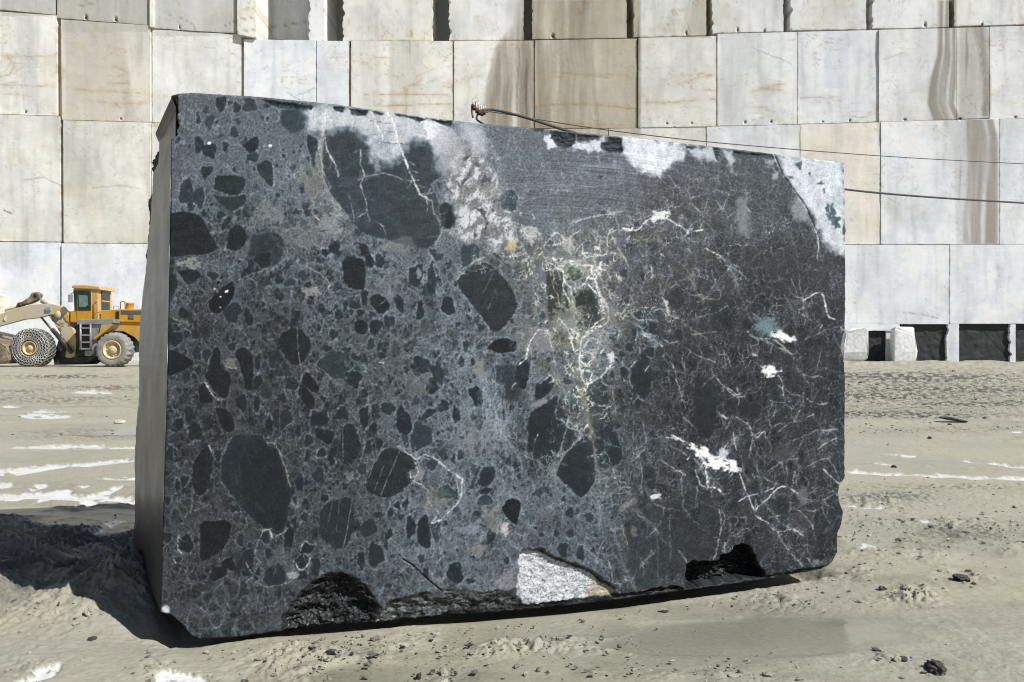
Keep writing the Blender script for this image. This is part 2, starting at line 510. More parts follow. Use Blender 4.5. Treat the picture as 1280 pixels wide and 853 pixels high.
def build_ground():
    rows = np.concatenate([np.arange(447.0, 520, .42), np.arange(520, 884, .72)])
    ys = F * CAMZ / (rows - HOR)
    ys = np.concatenate([[260.0, 160.0, 110.0], ys, np.array([1.7, 1.4, 1.0, .5, -.2, -1.2, -3, -6, -12, -25, -60])])
    k = np.concatenate([[-7000, -4500, -3000, -2000, -1400, -1000, -720, -520, -380, -280, -220], np.arange(-180, 1461, 2.0), [1500, 1560, 1660, 1800, 2000, 2300, 2700, 3300, 4200, 5600, 8000]])
    kk = (k - CX) / F
    w = np.where(ys > 1.9, ys, 1.9 + .6 * (1.9 - ys))
    Yg = np.repeat(ys[:, None], len(kk), 1)
    Xg = kk[None, :] * w[:, None]
    x, y = Xg.ravel(), Yg.ravel()
    h, px, py, churn, sl, gl, rut, patch, smooth, near = ground_fields(x, y)
    film = sstep(.02, .30, fbm(x * .75 + 9, y * 1.2, 4, 101) + .55 * np.clip(smooth, 0, 1) - .30 * np.clip(churn, 0, 1)) * sstep(16, 7, y) * (y > 1) * (1 - .8 * np.exp(-(((px - 420) / 95) ** 2 + ((py - 812) / 34) ** 2)))
    pool = sstep(.30, .55, np.clip(smooth, 0, 1) + .28 * fbm(x * 1.6, y * 2.2, 4, 103)) * (y > 1) * (y < 6)
    film = np.maximum(film, pool)
    wet = np.clip(sl + gl, 0, 1)
    wet = np.maximum(wet, .8 * film); wet = np.maximum(wet, .96 * pool)
    low = ground_fields.low
    hs = h * (1 - wet) + wet * (low + .004 * fbm(x * .6, y * .6, 2, 3) - .006 + .035 * fbm(x * .22, y * .3, 3, 1) * sstep(2.0, 9.0, y))
    # colour of the mud, with block shade painted in at left: pale dried film, darker damp streaks, dark wet crumbs thrown up by wheels
    t = fbm(x * .5, y * .9, 4, 91)
    t2 = fbm(x * 2.4, y * 4.0, 4, 93)
    pale = np.array([.362, .338, .262]); grey = np.array([.322, .309, .252]); damp = np.array([.20, .19, .152]); dark = np.array([.05, .05, .046])
    c = pale + (grey - pale) * sstep(-.2, .35, t)[:, None]
    dm = sstep(.05, .5, rut * .6 + t2 * .55 + .2 * churn)
    c = c + (damp - c) * (.55 * dm)[:, None]
    tracks = np.zeros(x.shape)
    for cx, cy, rx, ry, a in [(1150,486,220,30,.62),(1120,472,170,8,1),(1180,487,160,7,.9),(1110,496,140,5,1.),(1230,505,130,4,.9),(1100,519,160,5,1.),(1200,538,140,4,.35),(60,500,120,6,.5),(130,485,90,4,.6),(80,471,70,3,.8),(20,490,50,3,.6),(110,545,70,6,.5),(1180,610,120,6,.4),(1110,622,60,8,.7),(1200,665,90,14,.5)]:
        tracks = np.maximum(tracks, a * np.exp(-((px - cx) / rx) ** 2 - ((py - cy) / ry) ** 2))
    spk = fbm(px / 7, py / 2.2, 5, 97, .68)
    c = c + (dark - c) * np.clip(1.3 * tracks * sstep(-.08, .2, spk + .08 * tracks), 0, .95)[:, None]
    sp2 = fbm(x * 22, y * 22, 3, 99, .6)
    c = c + (dark - c) * (np.clip(churn, 0, 1.2) * near * sstep(.3, .55, sp2) * .6)[:, None]
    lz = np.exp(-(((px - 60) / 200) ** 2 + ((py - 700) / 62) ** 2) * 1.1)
    c = c + (np.array([.075, .075, .072]) - c) * (lz * sstep(-.6, .3, t2 + fbm(x * 1.2, (x * .35 + y) * 5, 3, 18)) * .8)[:, None]  # shade beside the block put into the mud colour as a dark patch
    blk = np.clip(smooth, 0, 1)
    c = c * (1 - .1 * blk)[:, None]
    c = c * (1 - film[:, None] * np.array([.13, .12, .15]))
    white = np.array([.66, .665, .66])
    rim = np.clip(field_rim(sl), 0, 1)
    slv = sl * np.clip(.86 + .5 * fbm(x * 6, y * 9, 4, 105), .45, 1)
    c = c + (white - c) * slv[:, None]
    c = c + (np.array([.16, .14, .10]) - c) * (gl * (1 - sl))[:, None]
    c *= (1 + .07 * fbm(x * 40, y * 40, 2, 77))[:, None]
    r = .70 - .10 * blk - .38 * film - .13 * pool - .22 * sl - .6 * gl - .12 * dm
    c = np.clip(c, 0, 1)
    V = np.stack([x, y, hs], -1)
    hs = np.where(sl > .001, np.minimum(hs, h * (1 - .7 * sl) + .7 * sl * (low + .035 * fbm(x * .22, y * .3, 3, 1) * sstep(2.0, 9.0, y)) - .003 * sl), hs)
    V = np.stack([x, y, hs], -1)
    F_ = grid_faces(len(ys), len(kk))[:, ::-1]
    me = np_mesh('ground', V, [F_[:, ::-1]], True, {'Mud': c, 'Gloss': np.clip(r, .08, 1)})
    if me.polygons[0].normal.z < 0:
        me.flip_normals()
    m, nt, b = new_mat('wet_quarry_mud')
    a = attr(nt, 'Mud'); g = attr(nt, 'Gloss')
    tc = N(nt, 'ShaderNodeTexCoord')
    n1 = noise(nt, 60, 6, .65, tc.outputs['Object'])
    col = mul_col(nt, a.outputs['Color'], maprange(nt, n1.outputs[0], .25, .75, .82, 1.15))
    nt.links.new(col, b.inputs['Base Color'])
    nt.links.new(g.outputs['Fac'], b.inputs['Roughness'])
    b.inputs['IOR'].default_value = 1.35
    n2 = noise(nt, 35, 8, .7, tc.outputs['Object'])
    sc = N(nt, 'ShaderNodeMath', operation='MULTIPLY')
    nt.links.new(n2.outputs[0], sc.inputs[0])
    nt.links.new(maprange(nt, g.outputs['Fac'], .25, .65, .03, 1), sc.inputs[1])
    bump(nt, b, sc.outputs[0], .55, .012)
    o = link('ground', me, m)
    tag(o, kind='structure')
    return o, m

def field_rim(s):
    return s * (1 - s) * 4

GROUND, MUD = build_ground()
# ================================================================== QUARRY WALL
WX = [-1600, -900, -400, 0, 350, 700, 1280, 1700, 2300, 3000]
WY = [33, 39, 43.5, 47, 48.6, 49.4, 48, 46.3, 42, 36]
def wallY(px):
    return np.interp(px, WX, WY)

def wall_band(px, py, left, right, y0, y1, seed, soft=2.5):
    L = np.interp(py, [p[1] for p in left], [p[0] for p in left])
    R = np.interp(py, [p[1] for p in right], [p[0] for p in right])
    q = (px - L) / (R - L)
    m = sstep(-soft, soft, px - L) * sstep(soft, -soft, px - R) * sstep(y0 - 1, y0, py) * sstep(y1 + 1, y1, py)
    if seed in (13, 15, 17):
        st = fbm(px / 16 + .3 * fbm(px / 40, py / 60, 2, seed), py / 300, 5, seed, .6)
        return m * sstep(-9, 9, px - L), st, q
    st = fbm(q * 3.5 + .25 * fbm(px / 30, py / 60, 2, seed), py / 240, 4, seed)
    return m, st, q

BANDS = [  # left edge, right edge, y range, colour, seed, strength
    ([(1173,25),(1171,70),(1162,100),(1159,130),(1166,150)], [(1195,25),(1195,70),(1195,100),(1192,130),(1200,150)], 0, 150, (138,130,118), 3, 1.0),
    ([(1200,35),(1199,150)], [(1238,35),(1238,150)], 33, 148, (178,172,162), 5, .85),
    ([(1216,35),(1222,60),(1228,100),(1229,125),(1226,150)], [(1230,35),(1232,60),(1238,100),(1238,125),(1236,150)], 33, 145, (128,120,112), 7, .8),
    ([(1207,150),(1209,200),(1208,240),(1203,275),(1204,305)], [(1242,149),(1247,170),(1248,240),(1247,305)], 150, 305, (152,143,131), 9, 1.0),
    ([(1180,150),(1192,190),(1196,305)], [(1209,150),(1211,200),(1206,305)], 150, 304, (190,188,184), 11, .7),
    ([(648,0),(640,30),(618,60),(606,110),(600,140),(603,165)], [(668,0),(668,165)], 0, 170, (140,130,114), 13, .95),
    ([(668,0),(668,165)], [(760,0),(740,60),(750,165)], 0, 170, (148,138,120), 15, .95),
    ([(735,0),(735,165)], [(800,0),(800,165)], 0, 170, (178,168,148), 17, .9),
    ([(862,0),(852,47)], [(888,0),(888,47)], 0, 47, (176,168,150), 19, .9),
    ([(488,50),(486,150)], [(530,50),(525,150)], 50, 160, (196,190,178), 21, .75),
    ([(448,60),(455,150)], [(474,60),(480,150)], 50, 160, (206,202,194), 23, .7),
    ([(80,20),(84,150)], [(150,20),(170,150)], 20, 152, (190,180,163), 25, .75),
    ([(900,40),(905,160)], [(945,40),(925,160)], 40, 160, (206,204,198), 27, .7),
    ([(1030,40),(1032,150)], [(1062,40),(1060,150)], 38, 110, (204,207,212), 29, .7),
    ([(1,0),(2,20)], [(70,0),(70,20)], 0, 20, (180,177,170), 31, .8),
    ([(80,0),(80,30)], [(185,0),(185,40)], 0, 40, (178,173,164), 33, .8),
    ([(192,0),(192,40)], [(290,0),(290,45)], 0, 45, (190,187,180), 35, .8),
    ([(20,30),(30,142)], [(40,30),(52,142)], 22, 142, (198,196,192), 37, .7),
    ([(1010,160),(1020,300)], [(1090,160),(1100,300)], 155, 303, (226,214,198), 39, .6),
]
RUST = [([(455,118),(500,118),(560,119)],1.0),([(470,133),(520,131),(565,130)],1.3),([(500,119),(512,108),(530,99)],.9),([(514,108),(528,106),(545,99)],.8),([(520,96),(535,90),(545,85)],.7),
        ([(470,96),(485,93),(500,97)],.7),([(550,101),(565,107)],.9),([(548,108),(565,110)],.9),([(508,112),(506,150)],1.0),([(470,100),(468,132)],.6),
        ([(670,133),(700,130),(740,131),(795,136)],1.3),([(680,100),(720,92),(790,95)],.6),([(672,157),(720,155),(790,157)],1.2),([(830,129),(860,126),(893,124)],1.2),([(845,107),(870,98),(893,93)],.8),([(800,128),(830,129)],.9),
        ([(0,70),(40,71),(70,69)],.7),([(0,106),(30,107),(68,108)],.9),([(0,117),(25,118),(40,121)],1.0),([(0,96),(12,94),(18,84),(10,72)],1.1),([(95,112),(130,114),(187,118)],1.0),([(110,126),(150,130),(187,128)],.7),
        ([(144,83),(160,91),(145,97)],1.3),([(140,104),(160,104)],1.2),([(145,130),(150,136)],1.4),([(940,115),(962,108),(985,104)],1.0),([(955,111),(980,113)],1.2),([(1000,122),(1050,122)],.7),([(1060,145),(1080,147)],1.1),
        ([(568,103),(585,97),(600,95)],.7),([(430,40),(436,25)],.8),([(478,47),(482,40)],1.4),([(516,46),(515,38)],1.4),([(724,18),(722,10)],1.3),([(797,100),(800,140)],.7)]
CRACK = [([(280,32),(300,24),(318,22)],1),([(285,42),(340,34),(383,28)],1),([(395,110),(370,120)],.6),([(360,116),(375,126)],.8),([(1130,391),(1150,393),(1172,398)],.8),([(5,263),(14,267)],1.6),([(115,235),(150,232),(175,236)],.5),
         ([(30,225),(55,222),(75,232)],.7),([(648,160),(646,110),(650,60)],1.0),([(690,90),(760,97)],.6),([(940,60),(990,80)],.6),([(1105,75),(1130,66)],.5),([(225,22),(240,30),(245,38)],.9),([(860,28),(862,40)],.8),([(95,8),(120,4)],.7)]

def wall_color(px, py, tint, seed):
    c = np.empty(px.shape + (3,))
    c[:] = tint
    wpx = px + 5 * fbm(px / 60, py / 60, 3, 3)
    lo = fbm(wpx / 55, py / 75, 4, seed % 17)
    c *= (1 + .13 * lo - .05 * sstep(.0, .5, fbm(px / 28, py / 36, 5, 47, .6)) + .035 * fbm(px / 9, py / 9, 4, 46))[..., None]
    st = fbm(wpx / 11, py / 150, 4, 40 + seed % 7)
    c *= (1 - .07 * sstep(-.05, .5, st))[..., None]
    warm = sstep(-.1, .5, fbm(px / 70, py / 50, 3, 44))
    c *= 1 - warm[..., None] * np.array([.0, .008, .035])
    for L, R, y0, y1, col, sd, k in BANDS:
        m, s, q = wall_band(px, py, L, R, y0, y1, sd)
        f = m * k * np.clip(.78 + 1.3 * s, 0, 1)
        if sd in (13, 15, 17):
            f = m * k * np.clip(.62 + 1.5 * s, .15, 1)
            c *= (1 - m * .42 * sstep(.08, .34, s))[..., None]
        c += (np.array(col, float) * (1 + .22 * s[..., None]) - c) * f[..., None]
        dk = m * k * sstep(.3, .62, s) * .35
        c *= (1 - dk)[..., None]
    wx = px + 2.2 * fbm(px / 10, py / 10, 3, 61); wy = py + 1.6 * fbm(px / 12, py / 8, 3, 62)
    for P, k in RUST:
        P = np.array(P, float)
        m = (px > P[:, 0].min() - 14) & (px < P[:, 0].max() + 14) & (py > P[:, 1].min() - 14) & (py < P[:, 1].max() + 14)
        if m.any():
            d = seg_dist(wx[m], wy[m], P)
            n = .5 + .6 * fbm(px[m] / 9, py[m] / 9, 2, 66)
            a = np.clip(k * (.55 * np.exp(-(d / .6) ** 2) + .16 * np.exp(-(d / 4.0) ** 2)) * n, 0, .8)
            c[m] += (np.array([150, 112, 62.]) - c[m]) * a[:, None]
    for P, k in CRACK:
        P = np.array(P, float)
        m = (px > P[:, 0].min() - 8) & (px < P[:, 0].max() + 8) & (py > P[:, 1].min() - 8) & (py < P[:, 1].max() + 8)
        if m.any():
            d = seg_dist(wx[m], wy[m], P)
            a = np.clip(.55 * k * np.exp(-(d / .7) ** 2), 0, .8)
            c[m] += (np.array([110, 98, 84.]) - c[m]) * a[:, None]
    ag = np.abs(fbm(wpx / 44 + .5 * fbm(px / 25, py / 25, 3, 63), wy / 15, 4, 64, .55))
    gate = sstep(.0, .35, fbm(px / 60, py / 45, 3, 65)) * (.45 + .55 * sstep(175, 150, py)) * sstep(308, 300, py)
    c += (np.array([176, 146, 100.]) - c) * (gate * (.42 * sstep(.022, .0, ag) + .16 * sstep(.10, 0, ag)))[..., None]
    ag2 = np.abs(fbm(px / 30 + .02 * py, py / 60, 4, 67, .6))
    c += (np.array([150, 146, 140.]) - c) * (.30 * sstep(.03, 0, ag2) * sstep(-.05, .3, fbm(px / 50, py / 70, 3, 68)) * sstep(330, 290, py))[..., None]
    # hairline scribbles and saw grain
    sc = np.abs(fbm(wx / 26, wy / 17, 3, 70 + seed % 5))
    c *= (1 - .13 * sstep(.018, 0, sc) * sstep(.05, .3, fbm(px / 40, py / 40, 2, 73)))[..., None]
    c *= (1 + .018 * fbm(px / 40, py / 1.3, 2, 75))[..., None]
    dots = fbm(px / 2.2, py / 2.2, 2, 79)
    c *= (1 - .16 * sstep(.5, .75, dots))[..., None]
    return np.clip(c, 0, 255)

def wall_mat():
    m, nt, b = new_mat('sawn_white_marble')
    a = attr(nt, 'Stone')
    tc = N(nt, 'ShaderNodeTexCoord')
    n = noise(nt, 2.5, 8, .65, tc.outputs['Object'])
    nt.links.new(mul_col(nt, a.outputs['Color'], maprange(nt, n.outputs[0], .3, .7, .95, 1.05)), b.inputs['Base Color'])
    b.inputs['Roughness'].default_value = .6
    b.inputs['Specular IOR Level'].default_value = .3
    mp = N(nt, 'ShaderNodeMapping')
    mp.inputs['Scale'].default_value = (.6, .6, 9)
    nt.links.new(tc.outputs['Object'], mp.inputs[0])
    n2 = noise(nt, 3, 6, .7, mp.outputs[0])
    bump(nt, b, n2.outputs[0], .10, .03)
    return m
WALLM = wall_mat()

WK = 1.05     # photograph value -> albedo of the marble
def albedo_from(c255, k):
    return np.clip(s2l(c255) * k, 0, .86)

HOLES = [(31,13.5),(108,22.5),(145,25),(33,140),(151,148.5),(225,35),(858,41),(922,37),(955,39),(1053,35),(1156,31.5),(1124,33),(1228,31),(1252,30),(691,46),(864,154.5),(931,153),(964,152.5),(1028,153),(1062,151),(1131,150),(1200,149),(1269,147),(833,155)]

def panel(parent, x0, x1, tl, tr, bl, br, off, tint, seed, back=1.0, ragged=(0, 0), step=1.45):
    """one sawn face: px columns x0..x1 (top) and rows at its four corners; x may be (top, bottom) pairs"""
    xa, xb = (x0 if isinstance(x0, tuple) else (x0, x0)); xc, xd = (x1 if isinstance(x1, tuple) else (x1, x1))
    inside = xc > -60 and xa < 1340 and max(bl, br) > -10
    st = step if inside else 8
    nc = max(4, int((xc - xa) / st)); nr = max(4, int(abs(bl - tl) / st))
    if tl < -12 and bl > 0 and inside:
        nr = max(nr // 2, int((bl + 60) / st))
    s = np.linspace(0, 1, nc)[None, :]; t = np.linspace(0, 1, nr)[:, None]
    left = xa + (xb - xa) * t; right = xc + (xd - xc) * t
    e = np.linspace(0, 1, nr)
    yy = np.interp(e, [0, 1], [bl, tl]) * 0
    le = fbm(np.zeros(nr) + seed, np.linspace(0, abs(bl - tl) / 7, nr), 4, seed % 50) * (1.0 + ragged[0] * 5)
    re = fbm(np.zeros(nr) + seed + 9, np.linspace(0, abs(bl - tl) / 7, nr), 4, seed % 50) * (1.0 + ragged[1] * 5)
    chip = lambda v: -np.maximum(0, v - .25) * 1.6
    left = left - chip(le)[:, None] * 1.0 + ragged[0] * le[:, None]
    right = right + chip(re)[:, None] * 1.0 + ragged[1] * re[:, None]
    px = left + (right - left) * s
    top = tl + (tr - tl) * s; bot = bl + (br - bl) * s
    bn = fbm(np.linspace(0, (xc - xa) / 9, nc), np.zeros(nc) + seed * .7, 3, 2)
    bot = bot - np.maximum(0, bn - .3)[None, :] * 3
    py = top + (bot - top) * t
    Y = wallY(px) + off * .7 + .03 * fbm(px / 50, py / 50, 2, seed % 31) + .004 * fbm(px / 5, py / 3, 3, seed % 31)
    # arrises worn round
    ed = np.minimum(np.minimum(px - left, right - px), np.minimum(py - top, bot - py))
    if inside:
        for hx, hy in HOLES:
            Y = Y + .35 * (np.hypot(px - hx, py - hy) < 1.0)
    col = wall_color(px, py, np.array(tint, float), seed)
    if inside:
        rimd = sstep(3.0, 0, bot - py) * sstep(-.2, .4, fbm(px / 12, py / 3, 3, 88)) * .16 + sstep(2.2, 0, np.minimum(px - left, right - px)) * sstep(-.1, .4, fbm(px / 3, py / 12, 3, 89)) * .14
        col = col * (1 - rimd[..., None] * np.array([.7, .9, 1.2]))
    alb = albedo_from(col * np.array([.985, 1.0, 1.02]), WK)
    P = np.stack([(px - CX) / F * wallY(px), Y, CAMZ - (py - HOR) / F * wallY(px)], -1)
    P[..., 0] = (px - CX) / F * Y
    P[..., 2] = CAMZ - (py - HOR) / F * Y
    V = P.reshape(-1, 3); C = alb.reshape(-1, 3)
    Fs = [grid_faces(nr, nc)]
    # returns going back into the rock
    idx = np.arange(nr * nc).reshape(nr, nc)
    ring = np.concatenate([idx[0, :], idx[1:, -1], idx[-1, -2::-1], idx[-2:0:-1, 0]])
    n = len(ring)
    V2 = np.concatenate([V[ring], V[ring] + [0, back, 0]])
    C2 = np.concatenate([C[ring], C[ring] * .9])
    o = len(V)
    i = np.arange(n); j = (i + 1) % n
    Fs.append(np.stack([o + i, o + j, o + n + j, o + n + i], -1))
    me = np_mesh('rock_panel', np.concatenate([V, V2]), Fs, True, {'Stone': np.concatenate([C, C2])})
    ob = link('rock_panel', me, WALLM, parent)
    return ob

def bench(name, root, x0, x1, tops, bots, off, tint):
    """the rock behind one tier of panels, seen at the bottom of the cuts"""
    xs = np.linspace(x0, x1, 90)
    V = []; C = []
    for x in xs:
        Y = float(wallY(x)) + off
        for r in (np.interp(x, *tops), np.interp(x, *bots)):
            V.append(((x - CX) / F * Y, Y, CAMZ - (r - HOR) / F * Y))
            C.append(albedo_from(np.array(tint, float), WK))
    f = np.array([[2*i, 2*i+2, 2*i+3, 2*i+1] for i in range(len(xs) - 1)])
    return link(name, np_mesh(name, V, [f], True, {'Stone': np.array(C)}), WALLM, root)

WALL = empty('quarry_wall', (0, 0, 0))
tag(WALL, 'tall pale marble quarry wall sawn into stacked rows of rectangular faces with stained seams', 'quarry wall')
JOINT = lambda x: np.interp(x, [-1600,-400,0,72,190,300,660,895,1280,1700,3000], [-60,-12,14,20,36,45,50,40,31,22,-10])
BENCH = [bench('cut_bench', WALL, -1600, 3000, ([-1600, 3000], [-420, -420]), ([-1600, 0, 660, 1280, 3000], [-50, 34, 64, 50, 10]), 4.6, (205,203,200)),
         bench('cut_bench', WALL, -1600, 3000, ([-1600, 0, 72, 190, 300, 660, 1280, 3000], [-55, 24, 32, 46, 60, 60, 42, 0]), ([-1600, 0, 660, 1280, 3000], [90, 156, 163, 152, 100]), .26, (205,190,165)),
         bench('cut_bench', WALL, -1600, 3000, ([-1600, 0, 660, 1280, 3000], [70, 150, 163, 150, 80]), ([-1600, 3000], [320, 320]), .26, (210,198,176)),
         bench('cut_bench', WALL, -1600, 3000, ([-1600, 3000], [295, 295]), ([-1600, 3000], [475, 475]), 1.6, (215,212,206))]
W = 222
_s = [100]
def pn(tier, x0, x1, tl, tr, bl, br, off, tint, **k):
    _s[0] += 13
    return panel(BENCH[tier], x0, x1, tl, tr, bl, br, off, tint, _s[0], **k)

# uppermost row, parted by wide cuts
T = -360
pn(0, -260, -75, T, T, -8, 6, .1, (205,202,195)); pn(0, -72, 69.5, T, T, 5, 18.6, .05, (208,206,200)); pn(0, 71.5, 186, T, T, 22.5, 31.5, -.05, (196,190,180)); pn(0, 187, 191, T, T, 33, 34, -.25, (232,226,212))
pn(0, 192, 296, T, T, 35.5, 42, .05, (204,201,194)); pn(0, 296.5, 319.5, T, T, 43, 47, -.25, (232,227,216), back=4.5); pn(0, 318, 388, T, T, 47, 52, 4.2, (205,204,200))
pn(0, (386, 386), (405.5, 405.5), T, T, 50, 52, .15, (240,238,233), ragged=(.5, 0), back=3.5)
pn(0, 428.5, 540, T, T, 51, 51, .1, (226,222,213), ragged=(.5, 1.0), back=3.0); pn(0, 562, (655, 655), T, T, 50, 50, .2, (228,225,219), ragged=(1.0, .6), back=2.6)
pn(0, 665.5, 783.5, T, T, 49, 47.5, .1, (200,192,174), ragged=(.6, .3), back=2.2); pn(0, 792, 883, T, T, 46.5, 44, .2, (222,219,211), ragged=(.2, .3), back=2.2)
pn(0, 890, 979.5, T, T, 41.5, 39, .1, (224,221,214), ragged=(.5, .5), back=2.2); pn(0, 988, 1083, T, T, 37.5, 36.5, .15, (228,226,220), ragged=(.6, .5), back=2.2)
pn(0, 1090.5, 1186.5, T, T, 35.5, 34, .05, (228,226,221), ragged=(.5, .4), back=2.2); pn(0, 1192.5, 1340, T, T, 32.5, 29, .1, (226,223,216), ragged=(.4, 0), back=2.2)
for a, b in ((1346, 1450), (1456, 1570), (1576, 1700), (1706, 1860), (1866, 2100)):
    pn(0, a, b, T, T, JOINT(a) + 2, JOINT(b) + 2, .1, (224,221,214), back=2.2)
for a, b in ((-420, -266), (-620, -425), (-900, -626), (-1300, -906)):
    pn(0, a, b, T, T, JOINT(a), JOINT(b), .1, (212,208,200))
# second row
pn(1, -170, -4, 3, 14, 132, 142, .1, (218,213,203)); pn(1, -3, 71, 14.5, 19.6, 142.4, 144.8, .0, (228,223,212)); pn(1, (76, 77.5), (187.5, 188), 24.5, 32, 149.8, 152.6, -.10, (214,207,194)); pn(1, 190.5, 301.5, 36.5, 43.5, 153, 157, .12, (229,226,219))
pn(1, 305, 394.6, 49.5, 50.5, 158, 160, -.02, (229,230,231)); pn(1, 396, 436.2, 51.2, 51.5, 160, 160, .05, (231,232,235)); pn(1, 439, 565.6, 51.5, 51.5, 160, 160, -.06, (230,226,217)); pn(1, 567.4, 667, 51.3, 51, 160.5, 160.5, .0, (229,224,215))
pn(1, 668.8, 796.4, 50.5, 48.5, 160.5, 160, .08, (205,196,179)); pn(1, 798, 895.2, 47.7, 45.2, 159.8, 158, -.04, (224,219,210)); pn(1, 897, 996.5, 42.4, 40.2, 157.6, 155.2, .06, (225,224,220)); pn(1, 997.3, 1097.6, 40, 37.7, 155, 152.2, .08, (227,226,225))
pn(1, 1098.8, 1195.6, 37.5, 35, 152.2, 149.3, -.05, (226,224,219)); pn(1, 1196, 1236.3, 35, 34, 149, 147.4, -.01, (212,208,199)); pn(1, 1237.2, 1345, 33.6, 31, 149, 146, .05, (226,224,220))
for a, b in ((1347, 1460), (1462, 1580), (1582, 1720), (1722, 1900), (1903, 2150)):
    pn(1, a, b, JOINT(a) + 3, JOINT(b) + 3, 146 - (a - 1345) * .02, 146 - (b - 1345) * .02, .05, (224,221,215))
for a, b in ((-300, -173), (-460, -303), (-680, -463), (-960, -683), (-1350, -964)):
    pn(1, a, b, JOINT(a) + 1.5, JOINT(b) + 1.5, 133 + a * .03, 133 + b * .03, .05, (218,212,201))
# third row
pn(2, -150, -2, 133, 143, 300, 301, -.05, (214,210,201)); pn(2, -1, (74.5, 76), 143.2, 145.8, 301.6, 302.2, -.1, (222,218,209)); pn(2, (79, 79.5), (188, 188), 150.4, 153.4, 303.4, 304.2, -.2, (216,211,201)); pn(2, 190, 330, 153.8, 158, 304, 305, -.05, (222,219,212))
pn(2, 331, 470, 158.3, 161, 305, 305, -.05, (224,221,214)); pn(2, 471, 620, 161, 161.5, 305, 305, -.05, (222,218,210)); pn(2, 621, 760, 161.5, 161, 305, 305, -.05, (220,214,204)); pn(2, 761, 882.6, 161, 158.8, 305, 305.2, .0, (228,222,212)); pn(2, 883.4, 1000, 158.6, 156, 305.2, 305.4, -.04, (225,225,224))
pn(2, 1000.5, 1100.6, 155.8, 153.1, 305.4, 305.5, -.06, (229,222,211)); pn(2, 1101.4, 1249, 152.6, 148.4, 305.5, 305.4, -.12, (227,228,229)); pn(2, 1250, 1360, 149, 146.2, 305.4, 305, -.06, (224,225,225))
for a, b in ((1361, 1490), (1491, 1630), (1631, 1800), (1801, 2050)):
    pn(2, a, b, 146.4 - (a - 1345) * .02, 146.4 - (b - 1345) * .02, 305, 305, .0, (224,222,218))
for a, b in ((-280, -153), (-450, -282), (-680, -452), (-970, -682), (-1350, -973)):
    pn(2, a, b, 133.6 + a * .03, 133.6 + b * .03, 300 + a * .01, 300 + b * .01, -.05, (214,209,199))
# lowest row, freshly sawn; undercut on the right where dark stone shows
B = 462
pn(3, -160, -2, 301.5, 302.3, B, B, -.15, (226,226,226)); pn(3, -1, (74.5, 74.5), 302.8, 303.3, B, B, -.2, (228,229,232)); pn(3, 77, 200, 304.4, 305, B, B, -.28, (229,229,231))
for a, b in ((201, 360), (361, 540), (541, 720), (721, 900), (901, 1040)):
    pn(3, a, b, 305.8, 305.8, B, B, -.15, (227,227,228))
pn(3, 1041, 1186.6, 306.2, 306.2, 405.5, 405.3, -.13, (228,229,231)); pn(3, 1041, 1124.6, 405.5, 405.4, 413.6, 413.6, -.13, (228,229,231)); pn(3, 1187.6, 1340, 306, 305.7, 405, 404.6, -.12, (228,229,231)); pn(3, 1341, 1400, 305.8, 305.5, 404.8, 404, -.1, (227,227,228))
pn(3, 1041, 1062, 417.2, 417.2, B, B, -.05, (222,222,222)); pn(3, 1108, 1126, 413.7, 413.7, B, B, -.02, (222,222,224)); pn(3, 1183.5, 1198.8, 405.4, 405.4, B, B, -.1, (228,229,233), ragged=(.5, 0)); pn(3, 1262.4, 1269.6, 405, 405, B, B, -.08, (232,232,234), ragged=(.5, 0)); pn(3, 1345, 1362, 404.6, 404.6, B, B, -.08, (226,226,228))
for a, b in ((1401, 1560), (1561, 1740), (1741, 2000)):
    pn(3, a, b, 305.8, 305.8, B, B, -.1, (224,222,218))
for a, b in ((-330, -162), (-520, -332), (-760, -522), (-1050, -762), (-1400, -1053)):
    pn(3, a, b, 301 + a * .01, 301 + b * .01, B, B, -.15, (224,223,220))
# ================================================================== THE GREAT BLOCK
R0X, R0Y, RST = 185.0, 100.0, 0.75            # tracing sheet of the sawn face, in photograph columns and rows
NXR, NYR = int((1075 - R0X) / RST), int((820 - R0Y) / RST)
SX, SY = np.meshgrid(R0X + np.arange(NXR) * RST, R0Y + np.arange(NYR) * RST)
SXW = SX + 1.7 * fbm(SX / 13, SY / 13, 3, 1) + .9 * fbm(SX / 4.2, SY / 4.2, 2, 2)
SYW = SY + 1.7 * fbm(SX / 13, SY / 13, 3, 3) + .9 * fbm(SX / 4.2, SY / 4.2, 2, 4)
ZN = dict(A=(200,110,3.877), B=(380,110,3.877), C=(560,130,3.877), D=(760,150,4.061), E=(200,320,3.877), F=(400,320,3.877), G=(600,320,3.877),
          H=(800,340,3.878), I=(200,520,3.877), J=(400,520,3.877), K=(600,520,3.877), L=(800,520,3.878), Q=(330,690,7.106), P=(0,0,1.0))
def zp(z, pts):
    x0, y0, s = ZN[z]
    return [(x0 + a / s, y0 + b / s) for a, b in pts]
def win(x0, x1, y0, y1, pad=8):
    i0 = max(0, int((y0 - pad - R0Y) / RST)); i1 = min(NYR, int((y1 + pad - R0Y) / RST) + 1)
    j0 = max(0, int((x0 - pad - R0X) / RST)); j1 = min(NXR, int((x1 + pad - R0X) / RST) + 1)
    if i1 <= i0 or j1 <= j0:
        return None
    return (slice(i0, i1), slice(j0, j1))

